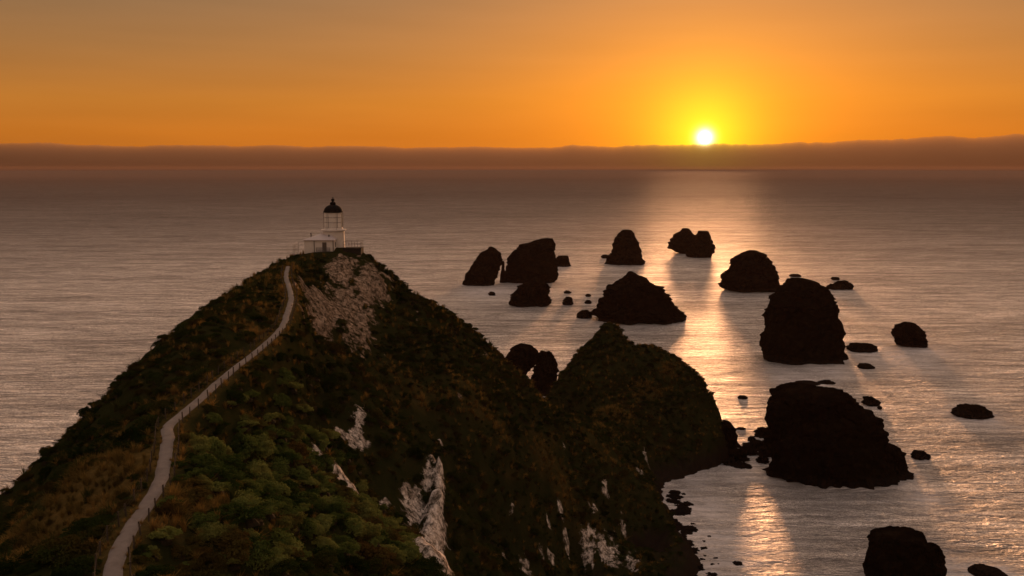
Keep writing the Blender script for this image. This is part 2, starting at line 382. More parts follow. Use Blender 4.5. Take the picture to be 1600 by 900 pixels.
def rbf_fit(C, lam=0.35):
    n = len(C); A = np.zeros((n + 3, n + 3)); r = np.hypot(C[:, None, 0] - C[None, :, 0], C[:, None, 1] - C[None, :, 1])
    A[:n, :n] = -r; A[np.arange(n), np.arange(n)] += lam
    A[:n, n] = 1; A[:n, n + 1:] = C[:, :2]; A[n, :n] = 1; A[n + 1:, :n] = C[:, :2].T
    return np.linalg.solve(A, np.concatenate([C[:, 2], np.zeros(3)]))
WT = rbf_fit(C)
GX0, GX1, GY0, GY1, GS = -112.0, 84.0, 8.0, 322.0, 0.5
gx = np.arange(GX0, GX1, GS); gy = np.arange(GY0, GY1, GS); NX, NY = len(gx), len(gy)
XX, YY = np.meshgrid(gx, gy)                     # rows = y
def rbf(x, y):
    out = np.empty(len(x)); n = len(C)
    for i in range(0, len(x), 20000):
        a, b = x[i:i + 20000], y[i:i + 20000]
        out[i:i + 20000] = -np.hypot(a[:, None] - C[None, :, 0], b[:, None] - C[None, :, 1]) @ WT[:n] + WT[n] + WT[n + 1] * a + WT[n + 2] * b
    return out
# coarse solve then smooth upsample
ZZ = rbf(XX.ravel(), YY.ravel()).reshape(NY, NX)
for _ in range(10):                              # soften the cone tips of the control points
    Zp = np.pad(ZZ, 1, mode='edge')
    ZZ = 0.4 * ZZ + 0.15 * (Zp[1:-1, :-2] + Zp[1:-1, 2:] + Zp[:-2, 1:-1] + Zp[2:, 1:-1])

def hit(px, py, d0=40.0, d1=320.0):              # first ground along a line of sight
    r = np.array(ray(px, py)); ds = np.arange(d0, d1, 0.4); k = ds / r[1]
    x, z = r[0] * k, H + r[2] * k
    i = np.clip(((x - GX0) / GS).astype(int), 0, NX - 1); j = np.clip(((ds - GY0) / GS).astype(int), 0, NY - 1)
    w = np.where(z < ZZ[j, i])[0]
    return np.array((x[w[0]], ds[w[0]], z[w[0]])) if len(w) else None

# bare limestone: patches (centre, half width, half height), on the ground where the cliff breaks through
PATCH = [(505, 470, 3.2, 9.5, 1.1), (488, 500, 3.0, 5, 1.0), (545, 480, 3.6, 11, 0.95), (575, 455, 4.0, 9, 0.8), (535, 425, 3.0, 6, 0.9), (560, 520, 3.0, 5, 0.7), (476, 540, 2.0, 3, .5),
         (545, 745, 1.2, 3.8, 1.15), (556, 690, 1.3, 3.6, 1.0), (535, 680, 0.9, 2.2, 0.9), (527, 745, 0.8, 2.6, 1.0), (490, 710, 0.7, 1.8, 0.85), (558, 655, 1.2, 2.0, .7),
         (648, 780, 1.5, 4.5, 1.0), (668, 740, 0.9, 4.5, 1.0), (636, 820, 1.0, 3.0, .95), (685, 710, 0.7, 3.2, 1.1), (680, 850, 1.7, 4.5, 1.5), (686, 800, 1.0, 4.5, 1.5), (690, 760, 0.6, 3.5, 1.3), (672, 885, 2.0, 3.5, 1.5),
         (600, 780, 0.8, 1.6, .7), (858, 820, 0.55, 10, 1.0), (876, 800, 0.5, 11, 1.0), (885, 850, 0.55, 11, 1.0), (862, 870, 0.6, 9, 1.0), (845, 850, 0.5, 4, .8), (760, 870, 0.8, 3, .9), (792, 880, 0.7, 4, 0.9), (740, 870, 0.6, 3, .8),
         (820, 890, 1.0, 4, .75), (920, 850, 2.0, 7, 0.62), (950, 860, 2.4, 7, 0.62), (975, 830, 1.5, 6, 0.6), (945, 765, 0.9, 2.5, 0.8), (925, 790, 1.0, 2, .75), (800, 790, .6, 1.0, .8), (880, 690, .8, 1.4, .7),
         (1000, 740, 1.6, 3, .6), (1010, 720, 1.2, 3, .6), (985, 880, 2.0, 5, .6), (755, 555, 1.2, 1.6, .55), (720, 620, 1.0, 1.5, .45), (650, 500, 2, 3, .4)]
PT = np.column_stack([XX.ravel(), YY.ravel(), ZZ.ravel()])
rockv = np.zeros(len(PT)); palev = np.zeros(len(PT))
for px, py, hw, hh, k in PATCH:
    c = hit(px, py, 95.0)
    if c is None: continue
    w = np.exp(-((PT[:, 0] - c[0]) ** 2 + 0.35 * (PT[:, 1] - c[1]) ** 2) / (2.2 * hw * hw) - ((PT[:, 2] - c[2]) / (1.3 * hh)) ** 2) * k * 1.3
    rockv = np.maximum(rockv, w); palev = np.maximum(palev, w * (1.0 if py > 640 else 0.0))
gyz, gxz = np.gradient(ZZ, GS); slope = np.hypot(gxz, gyz).ravel()
nstreak = fbm(PT * np.array((0.8, 0.45, 0.10)), 5, 0.62); ngrain = fbm(PT * 1.1 + 50, 4, 0.6)
finm = np.zeros(len(PT))
for py, hw in [(700, .45), (730, .5), (760, .75), (790, 1.0), (820, 1.3), (850, 1.6), (880, 2.0), (910, 2.4), (940, 2.6)]:
    c = hit(692 - hw * 9, py, 95.0)
    finm = np.maximum(finm, np.exp(-((PT[:, 0] - c[0]) ** 2 + .5 * (PT[:, 1] - c[1]) ** 2) / (1.5 * hw * hw) - ((PT[:, 2] - c[2]) / 3.0) ** 2))
fedge = 1 / (1 + np.exp(-np.clip((-0.0780 * PT[:, 1] - PT[:, 0]) / 0.09, -40, 40)))     # its sheer right-hand edge
finm = finm * fedge; rockv = np.where(finm > .3, np.maximum(rockv, finm * 1.6), rockv * np.where((fedge < .5) & (PT[:, 0] < -2) & (PT[:, 1] < 140) & (PT[:, 1] > 100), .2, 1)); palev = np.maximum(palev, finm)
rk = np.clip((rockv + 0.62 * nstreak + 0.42 * ngrain - 0.40) * 3.2, 0, 1)
low = np.clip((9 - PT[:, 2]) / 6, 0, 1) * np.clip((slope - 0.7) * 2, 0, 1)
# path bench
pd = np.full(len(PT), 99.0); pz = np.zeros(len(PT))
for q in PATHC:
    j0, j1 = int((q[1] - 5 - GY0) / GS), int((q[1] + 5 - GY0) / GS) + 1; i0, i1 = int((q[0] - 5 - GX0) / GS), int((q[0] + 5 - GX0) / GS) + 1
    j0 = max(j0, 0); sub = np.hypot(XX[j0:j1, i0:i1] - q[0], YY[j0:j1, i0:i1] - q[1])
    idx = (np.arange(j0, j1)[:, None] * NX + np.arange(i0, i1)[None, :]).ravel(); s = sub.ravel(); w = s < pd[idx]
    pd[idx[w]] = s[w]; pz[idx[w]] = q[2]
# relief
z = PT[:, 2].copy()
calm = np.clip((pd - 1.0) / 5.0, 0.0, 1.0) * np.clip((np.hypot(PT[:, 0] - LH[0], PT[:, 1] - LH[1] - 2) - 7) / 6, 0.05, 1)
z += calm * (2.2 * fbm(PT * 0.055, 3) + 1.0 * fbm(PT * 0.17 + 9, 4, 0.6))
z += np.clip(slope - 0.5, 0, 1.2) * calm * (2.6 * fbm(PT * np.array((0.30, 0.30, 0.04)) + 31, 4, 0.6) - 1.2 * np.clip(np.abs(fbm(PT * np.array((.11, .11, .02)) + 3, 3)) * -6 + 1, 0, 1))
shore = np.clip((9 - PT[:, 2]) / 7, 0, 1) * np.clip((PT[:, 2] + 6) / 5, 0, 1)
z += shore * (1.0 + 2.4 * fbm(PT * np.array((.22, .22, .0)) + 77, 5, .65) - 1.4 * np.abs(fbm(PT * np.array((.5, .5, .1)) + 7, 4, .6)))
z += rk * 0.7 * nstreak + 1.8 * np.clip(finm * 1.5, 0, 1)
t = np.clip((pd - 1.15) / 2.2, 0, 1); t = t * t * (3 - 2 * t)
z = np.where(pd < 5, (pz - 0.09) * (1 - t) + z * t, z)
PT[:, 2] = z; ZF = z.reshape(NY, NX)
goldv = np.zeros(len(PT))
for px, py, r, k in [(150, 775, 5.0, 1.2), (110, 810, 5.5, 1.1), (200, 745, 3.6, 1.2), (60, 860, 4, .5), (310, 610, 2.4, .7), (350, 570, 2.0, .6), (420, 500, 2.5, .7), (400, 520, 2.0, .7), (430, 480, 2.0, .5), (285, 800, 2.4, .7), (330, 790, 2.2, .5),
                  (260, 840, 1.8, .6), (1010, 610, 5, .45), (960, 640, 6, .45), (930, 700, 6, .3), (640, 600, 6, .3), (760, 640, 7, .3), (870, 730, 7, .35), (560, 800, 3, .3), (500, 590, 3, .3), (1040, 575, 4, .35)]:
    c = hit(px, py)
    if c is not None: goldv = np.maximum(goldv, k * np.exp(-((PT[:, 0] - c[0]) ** 2 + (PT[:, 1] - c[1]) ** 2) / (r * r)))
goldv = np.maximum(goldv, 0.5 * np.exp(-(np.clip(pd - 0.7, 0, 9) / 0.7) ** 2))
goldv = np.clip((goldv + 0.35 * fbm(PT * 0.3 + 5, 4, .6) - 0.12) * 1.3, 0, 1)

ii = np.arange(NX - 1)[None, :] + np.arange(NY - 1)[:, None] * NX
quads = np.stack([ii, ii + 1, ii + NX + 1, ii + NX], -1).reshape(-1, 4)
keep = (PT[quads][:, :, 2].max(1) > -3.0); quads = quads[keep]
used = np.unique(quads); remap = np.full(len(PT), -1); remap[used] = np.arange(len(used))
me = bpy.data.meshes.new('headland'); me.vertices.add(len(used)); me.vertices.foreach_set('co', PT[used].ravel())
q = remap[quads]; me.loops.add(q.size); me.loops.foreach_set('vertex_index', q.ravel().astype(np.int32))
me.polygons.add(len(q)); me.polygons.foreach_set('loop_start', np.arange(0, q.size, 4, dtype=np.int32))
me.update(calc_edges=True); me.polygons.foreach_set('use_smooth', np.ones(len(q), dtype=bool))
for nm, arr in (('rock', np.maximum(rk * .66, np.clip(finm * 1.2, 0, .9))), ('gold', goldv), ('pale', np.clip(palev * 1.6, 0, 1))):
    a = me.attributes.new(nm, 'FLOAT', 'POINT'); a.data.foreach_set('value', arr[used].astype(np.float32))
me.materials.append(terrain_material())
headland = bpy.data.objects.new('headland', me); COL.objects.link(headland); tag(headland, kind='structure')
def ground(x, y):
    fx = np.clip((np.asarray(x) - GX0) / GS, 0, NX - 1.001); fy = np.clip((np.asarray(y) - GY0) / GS, 0, NY - 1.001)
    i, j = fx.astype(int), fy.astype(int); a, b = fx - i, fy - j
    return (ZF[j, i] * (1 - a) + ZF[j, i + 1] * a) * (1 - b) + (ZF[j + 1, i] * (1 - a) + ZF[j + 1, i + 1] * a) * b
def lookup(arr, x, y):
    i = np.clip(np.rint((x - GX0) / GS).astype(int), 0, NX - 1); j = np.clip(np.rint((y - GY0) / GS).astype(int), 0, NY - 1)
    return arr[j * NX + i]

# ------------------------------------------------------------------ sea
def sea_d(py): return at_z(800, py, 0.0)[1]
# low bank of cloud lying along the horizon
def cloud_bank():
    n, m = 1500, 18; verts = []; D0 = 30000.0
    az = np.linspace(-1.25, 1.25, n)
    p = np.column_stack([az * 9, np.zeros(n), np.zeros(n)])
    rag = fbm(p * 3.0, 7, 0.68); swell = fbm(p * 0.35 + 3, 2)
    left = 1.42 + 0.62 / (1 + np.exp(-(az - 0.33) * 11))        # degrees of height: lower in the north, higher in the south
    el = left + (0.07 * swell + 0.26 * rag) * (0.75 + 0.6 / (1 + np.exp(-(az - 0.2) * 9)))
    top = H + D0 * np.tan(np.radians(el))
    for i in range(n):
        for k in range(m):                                       # a rounded back: front foot, crown, rear foot
            a = math.pi * k / (m - 1)
            rr = D0 - 2000 * math.cos(a) + 2000
            rr += 60 * rag[i] * math.sin(a)
            verts.append((rr * math.sin(az[i]), rr * math.cos(az[i]), -5 + (top[i] + 5) * max(0.0, math.sin(a)) ** 0.55))
    faces = [(i * m + k, (i + 1) * m + k, (i + 1) * m + (k + 1) % m, i * m + (k + 1) % m) for i in range(n - 1) for k in range(m)]
    faces += [tuple(range(m)), tuple((n - 1) * m + k for k in reversed(range(m)))]
    mt = bpy.data.materials.new('fog_bank'); mt.use_nodes = True; t = mt.node_tree; t.nodes.clear()
    o = t.nodes.new('ShaderNodeOutputMaterial'); v = t.nodes.new('ShaderNodeVolumePrincipled')
    v.inputs['Color'].default_value = (0.37, 0.265, 0.215, 1); v.inputs['Density'].default_value = 6.5e-4; v.inputs['Anisotropy'].default_value = 0.3
    t.links.new(v.outputs[0], o.inputs['Volume'])
    o_ = obj('cloud_bank', verts, faces, mt, smooth=True)
    tag(o_, 'long low brown bank of cloud lying along the horizon below the sun', 'cloud')
    return o_
cloud_bank()

# ------------------------------------------------------------------ path with its fences
def path_strip():
    m, t, p, o = mat('path_gravel')
    P = t.n('ShaderNodeNewGeometry').outputs['Position']
    n = t.noise(P, 0.8, 8.0, 0.75, 0.5); n2 = t.noise(P, 9.0, 6.0, 0.8)
    col = t.ramp(n, [(0.3, (0.06, 0.050, 0.044)), (0.65, (0.175, 0.145, 0.132))])
    t.link(t.mix(t.m('MULTIPLY', n2, 0.55), col, (0.20, 0.17, 0.155, 1)), p.inputs['Base Color']); p.inputs['Roughness'].default_value = 0.95
    b = t.n('ShaderNodeBump'); b.inputs['Strength'].default_value = 0.5; b.inputs['Distance'].default_value = 0.03
    t.link(n2, b.inputs['Height']); t.link(b.outputs[0], p.inputs['Normal'])
    c = PATHC; tg = np.gradient(c[:, :2], axis=0); tg /= np.linalg.norm(tg, axis=1)[:, None]
    nr = np.column_stack([tg[:, 1], -tg[:, 0]]); verts = []; cols = 7
    wob = fbm(np.column_stack([np.arange(len(c)) * 0.35, np.zeros(len(c)), np.zeros(len(c))]), 4, .7)
    for i in range(len(c)):
        for k in range(cols):
            s = (k / (cols - 1) - 0.5) * 2; w = (0.55 - 0.16 * i / len(c)) + 0.13 * wob[i] * (1 if s > 0 else -1)
            verts.append((c[i, 0] + nr[i, 0] * s * w, c[i, 1] + nr[i, 1] * s * w, c[i, 2] + 0.03 * (1 - s * s) - (0.10 if abs(s) > 0.99 else 0)))
    faces = [(i * cols + k, i * cols + k + 1, (i + 1) * cols + k + 1, (i + 1) * cols + k) for i in range(len(c) - 1) for k in range(cols - 1)]
    tag(obj('path', verts, faces, m, smooth=True), kind='structure')
    return c, nr
PC, PN = path_strip()
M_WOOD = simple('weathered_fence_wood', (0.05, 0.04, 0.032), 0.85, 0.4, 3.0, bump=0.4)
M_WIRE = simple('fence_wire', (0.05, 0.045, 0.042), 0.7, 0.2, 2.0, metallic=0.3)
bm = bmesh.new(); box(bm, -0.045, 0.045, -0.045, 0.045, -0.35, 0.92, 0.012); POST = bpy.data.meshes.new('post'); bm.to_mesh(POST); bm.free(); POST.materials.append(M_WOOD)
seglen = np.concatenate([[0], np.cumsum(np.linalg.norm(np.diff(PC[:, :2], axis=0), axis=1))])
def fence(side, label):
    pts = []
    s = 8.0
    while s < seglen[-1] - 2:
        k = int(np.searchsorted(seglen, s)); off = 0.86 + random.uniform(-0.05, 0.08)
        x, y = PC[k, 0] + PN[k, 0] * off * side, PC[k, 1] + PN[k, 1] * off * side
        pts.append((x, y, float(ground(x, y)))); s += random.uniform(1.9, 2.3)
    root = empty('path_fence', pts[0]); tag(root, label, 'fence', 'fences along the ridge path')
    o0 = Vector(pts[0])
    for p in pts:
        o = bpy.data.objects.new('post', POST); COL.objects.link(o); o.parent = root; o.location = Vector(p) - o0
        o.rotation_euler = (random.uniform(-.07, .07), random.uniform(-.07, .07), random.uniform(-.4, .4)); o.scale = (1, 1, random.uniform(.9, 1.1))
    for h in (0.40, 0.62, 0.84):
        bm = bmesh.new()
        for a, b in zip(pts, pts[1:]):
            A, B = Vector(a) - o0 + Vector((0, 0, h)), Vector(b) - o0 + Vector((0, 0, h)); Mi = (A + B) / 2 - Vector((0, 0, 0.03))
            tube(bm, A, Mi, 0.004, seg=4); tube(bm, Mi, B, 0.004, seg=4)
        bobj('wire', bm, M_WIRE, root)
fence(-1, 'post and wire fence along the seaward left edge of the gravel path')
fence(1, 'post and wire fence along the right edge of the path beside the scrub')

# ------------------------------------------------------------------ lighthouse
M_WHITE = simple('white_paint', (0.56, 0.51, 0.475), 0.6, 0.22, 0.9, bump=0.2)
M_ROOF = simple('pale_roof_iron', (0.38, 0.335, 0.34), 0.5, 0.10, 1.2)
M_BLACK = simple('black_dome_paint', (0.008, 0.007, 0.007), 0.8, 0.3, 2.0)
M_TRIM = simple('grey_trim', (0.10, 0.09, 0.085), 0.6, 0.2, 3.0)
M_DOOR = simple('dark_doorway_timber', (0.09, 0.075, 0.065), 0.7, 0.3, 3.0)  # plain dark brown timber
M_CONC = simple('old_concrete', (0.028, 0.023, 0.019), 0.9, 0.35, 1.0, bump=0.4)
def glass_mat():
    m, t, p, o = mat('lantern_glass')
    p.inputs['Base Color'].default_value = (0.92, 0.93, 0.90, 1); p.inputs['Roughness'].default_value = 0.06
    p.inputs['Transmission Weight'].default_value = 1.0; p.inputs['IOR'].default_value = 1.12
    return m
M_GLASS = glass_mat()
def lens_mat():
    m, t, p, o = mat('fresnel_lens'); tc = t.n('ShaderNodeTexCoord').outputs['Object']
    wv = t.n('ShaderNodeTexWave'); wv.bands_direction = 'Z'; wv.inputs['Scale'].default_value = 3.0; t.link(tc, wv.inputs['Vector'])
    t.link(t.mix(wv.outputs['Fac'], (0.75, 0.62, 0.35, 1), (0.95, 0.90, 0.75, 1)), p.inputs['Base Color'])
    p.inputs['Roughness'].default_value = 0.12; p.inputs['Transmission Weight'].default_value = 0.7; p.inputs['IOR'].default_value = 1.3
    return m
M_LENS = lens_mat()

lh = empty('lighthouse', (LH[0], LH[1] + 4.2, Z0)); tag(lh, 'small white lighthouse with black dome and annex on the headland summit', 'lighthouse')
bm = bmesh.new(); lathe(bm, [(2.45, -1.2), (2.40, 0.3), (2.30, 3.9), (2.34, 4.1)], 40); tower = bobj('tower', bm, M_WHITE, lh, True)
bm = bmesh.new(); lathe(bm, [(2.34, 4.1), (2.72, 4.25), (2.75, 4.5), (2.05, 4.52), (2.02, 4.95), (1.95, 4.96)], 40); bobj('gallery', bm, M_WHITE, lh)
lantern = empty('lantern', (0, 0, 4.95)); lantern.parent = lh
LR, LHT, SEG = 1.98, 3.25, 12
rows = [0.0, 1.08, 2.17, 3.25]
def lp(k, r=LR): a = 2 * math.pi * (k + 0.25) / SEG; return r * math.cos(a), r * math.sin(a)
sd = math.atan2(SUN.y, SUN.x)
for k in range(SEG):
    x0, y0 = lp(k); x1, y1 = lp(k + 1); am = math.atan2((y0 + y1) / 2, (x0 + x1) / 2)
    diff = abs((am - R(60) + math.pi) % (2 * math.pi) - math.pi)
    for r0, r1 in zip(rows, rows[1:]):
        g = 0.04; sx, sy = (x1 - x0), (y1 - y0); ex, ey = -math.cos(am) * 0.02, -math.sin(am) * 0.02
        A = (x0 + sx * g, y0 + sy * g); B = (x1 - sx * g, y1 - sy * g)
        fr = [(A[0], A[1], r0 + .04), (B[0], B[1], r0 + .04), (B[0], B[1], r1 - .04), (A[0], A[1], r1 - .04)]
        vs = fr + [(a + ex, b + ey, c) for a, b, c in fr]
        fs = [(0, 1, 2, 3), (7, 6, 5, 4), (0, 4, 5, 1), (1, 5, 6, 2), (2, 6, 7, 3), (3, 7, 4, 0)]
        seaward = diff < R(95)
        obj('glass_pane' if seaward else 'blank_panel', vs, fs, M_GLASS if seaward else M_WHITE, lantern)
for k in range(SEG):
    x0, y0 = lp(k, LR + 0.005); bm = bmesh.new(); tube(bm, (x0, y0, 0), (x0, y0, LHT), 0.05, seg=6); bobj('glazing_bar', bm, M_WHITE if k % 2 else M_TRIM, lantern)
for r in rows:
    bm = bmesh.new()
    for k in range(SEG): tube(bm, (*lp(k, LR + .01), r), (*lp(k + 1, LR + .01), r), 0.045, seg=6)
    bobj('ring_bar', bm, M_TRIM, lantern)
bm = bmesh.new(); lathe(bm, [(0.45, 0.0), (0.48, 0.5), (0.85, 0.9), (1.0, 1.5), (0.95, 2.1), (0.6, 2.7), (0.2, 2.9)], 24); bobj('lens', bm, M_LENS, lantern, True)
dome = empty('dome', (0, 0, 8.2)); dome.parent = lh
prof = [(2.02, 0.0), (2.16, 0.02), (2.16, 0.16), (2.03, 0.2)] + [(2.0 * math.cos(a), 0.2 + 1.5 * math.sin(a)) for a in np.linspace(0.05, 1.25, 9)]
bm = bmesh.new(); lathe(bm, prof, 32); bobj('cap', bm, M_BLACK, dome, True)
bm = bmesh.new(); lathe(bm, [(0.62, 1.55), (0.60, 1.95), (0.68, 2.0), (0.5, 2.2), (0.26, 2.32), (0.2, 2.4), (0.36, 2.55), (0.40, 2.72), (0.32, 2.9), (0.12, 3.0)], 16); bobj('vent_cowl', bm, M_BLACK, dome, True)
bm = bmesh.new(); tube(bm, (0, 0, 2.95), (0, 0, 3.55), 0.045, 0.02); tube(bm, (-.3, 0, 3.2), (.34, 0, 3.2), 0.025); bobj('wind_vane', bm, M_BLACK, dome)
for a in (R(8), R(172), R(62), R(118), R(242), R(298)):
    bm = bmesh.new(); tube(bm, (2.2 * math.cos(a), 2.2 * math.sin(a), 4.5), (2.2 * math.cos(a), 2.2 * math.sin(a), 8.22), 0.03, seg=6); bobj('guard_rod', bm, M_TRIM, lh)
# annex with a low hipped roof, in front and to the left of the tower
annex = empty('annex', (0, 0, 0)); annex.parent = lh
ax0, ax1, ay0, ay1 = -5.3, 0.9, -5.2, 1.6
for nm, (x0, x1, y0, y1) in (('wall', (ax0, ax1, ay0, ay0 + .2)), ('wall', (ax0, ax0 + .2, ay0 + .2, ay1)), ('wall', (ax1 - .2, ax1, ay0 + .2, ay1)), ('wall', (ax0 + .2, ax1 - .2, ay1 - .2, ay1))):
    bm = bmesh.new(); box(bm, x0, x1, y0, y1, -1.0, 2.45); bobj(nm, bm, M_WHITE, annex)
e = 0.28
rv = [(ax0 - e, ay0 - e, 2.45), (ax1 + e, ay0 - e, 2.45), (ax1 + e, ay1 + e, 2.45), (ax0 - e, ay1 + e, 2.45), (ax0 - e, ay0 - e, 2.58), (ax1 + e, ay0 - e, 2.58), (ax1 + e, ay1 + e, 2.58), (ax0 - e, ay1 + e, 2.58),
      (ax0 + 2.4, -0.6, 3.55), (ax1 - 1.6, -0.6, 3.75)]
roof = obj('roof', rv, [(3, 2, 1, 0), (0, 1, 5, 4), (1, 2, 6, 5), (2, 3, 7, 6), (3, 0, 4, 7), (4, 5, 9, 8), (5, 6, 9), (6, 7, 8, 9), (7, 4, 8)], M_ROOF, annex)
bm = bmesh.new(); tube(bm, (ax0 + .9, -2.5, 2.6), (ax0 + .9, -2.5, 3.75), 0.11); tube(bm, (ax0 + .9, -2.5, 3.7), (ax0 + .9, -2.5, 3.85), 0.2); bobj('flue', bm, M_TRIM, annex)
bm = bmesh.new(); lathe(bm, [(0.12, 2.95), (0.12, 3.3), (0.28, 3.32), (0.2, 3.5), (0.05, 3.58)], 12, -0.4, -3.2); bobj('roof_vent', bm, M_TRIM, annex)
bm = bmesh.new(); box(bm, ax0 + 2.05, ax0 + 2.2, ay0 - 0.06, ay0 - .003, -1, 2.4); bobj('corner_post', bm, M_TRIM, annex)
bm = bmesh.new(); box(bm, ax1 - .12, ax1 + .05, ay0 - .05, ay0 + .1, -1, 2.44); bobj('corner_post', bm, M_TRIM, annex)
d = bmesh.new(); box(d, -1.45, -0.55, ay0 - .05, ay0 - .004, 0, 2.05); dr = bobj('door', d, M_DOOR, annex)
d = bmesh.new(); box(d, -.72, -.64, ay0 - .1, ay0 - .052, 0.95, 1.1); bobj('handle', d, M_TRIM, dr)
d = bmesh.new(); box(d, ax1 + .004, ax1 + .05, -3.4, -2.5, 0.9, 1.9); w_ = bobj('window', d, M_TRIM, annex)
d = bmesh.new(); box(d, ax1 + .052, ax1 + .07, -3.3, -2.6, 1.0, 1.8); bobj('pane', d, M_GLASS, w_)
# pale step-down retaining wall left of the annex
rw = empty('retaining_wall', (LH[0] - 7.6, LH[1] - 0.6, Z0 - 0.8)); tag(rw, 'pale stepped retaining wall where the path reaches the lighthouse', 'wall')
bm = bmesh.new(); box(bm, -.5, .35, -.2, .2, -2.4, .5, .03); bobj('pillar', bm, M_ROOF, rw)
bm = bmesh.new(); box(bm, .352, 3.2, -.16, .16, -1.8, .28, .03); bobj('coping', bm, M_CONC, rw)
# low concrete lookout right of the annex
lk = empty('lookout_platform', (LH[0] + 4.8, LH[1] + 1.2, Z0)); tag(lk, 'dark flat topped concrete lookout right of the lighthouse', 'platform')
bm = bmesh.new(); box(bm, -1.9, 1.9, -1.8, 1.8, -2.2, .72, .05); bobj('slab', bm, M_CONC, lk)
bm = bmesh.new(); box(bm, -2.0, 1.98, -1.9, -1.802, .5, .84, .02); bobj('kerb', bm, M_CONC, lk)
def railing(pts, h, label, step=1.2, pick=False):
    o0 = Vector(pts[0]); root = empty('railing', pts[0]); tag(root, label, 'railing')
    for a, b in zip(pts, pts[1:]):
        a, b = Vector(a) - o0, Vector(b) - o0; n = max(1, int((b - a).length / step))
        for k in range(n + 1):
            p = a.lerp(b, k / n); bm = bmesh.new(); tube(bm, p - Vector((0, 0, .8)), p + Vector((0, 0, h)), .04, seg=6); bobj('post', bm, M_TRIM, root)
        for z in (h * .5, h):
            bm = bmesh.new(); tube(bm, a + Vector((0, 0, z - .01)), b + Vector((0, 0, z - .01)), .028, seg=6); bobj('rail', bm, M_TRIM, root)
        if pick:
            for k in range(int((b - a).length / .16)):
                p = a.lerp(b, (k + .5) / int((b - a).length / .16)); bm = bmesh.new(); box(bm, p.x - .03, p.x + .03, p.y - .015, p.y + .015, p.z - .6, p.z + h - .08); bobj('picket', bm, M_TRIM, root)
lx, ly = LH[0], LH[1]
railing([(lx - 8.0, ly + 0.2, Z0 - .3), (lx - 8.0, ly + 5, Z0 + .1), (lx - 5.6, ly + 6.5, Z0 + .3)], 1.5, 'thin metal railing at the left edge of the lighthouse terrace')
railing([(lx + 2.9, ly - .4, Z0 + .86), (lx + 6.6, ly - .4, Z0 + .86), (lx + 6.6, ly + 2.8, Z0 + .86), (lx + 2.9, ly + 2.8, Z0 + .86)], 1.3, 'thin metal railing round the lookout right of the lighthouse')
railing([(lx - 2.6, ly - 1.7, Z0 - .35), (lx + 0.3, ly - 1.7, Z0 - .35)], 1.35, 'dark picket barrier in front of the annex door', 1.4, True)

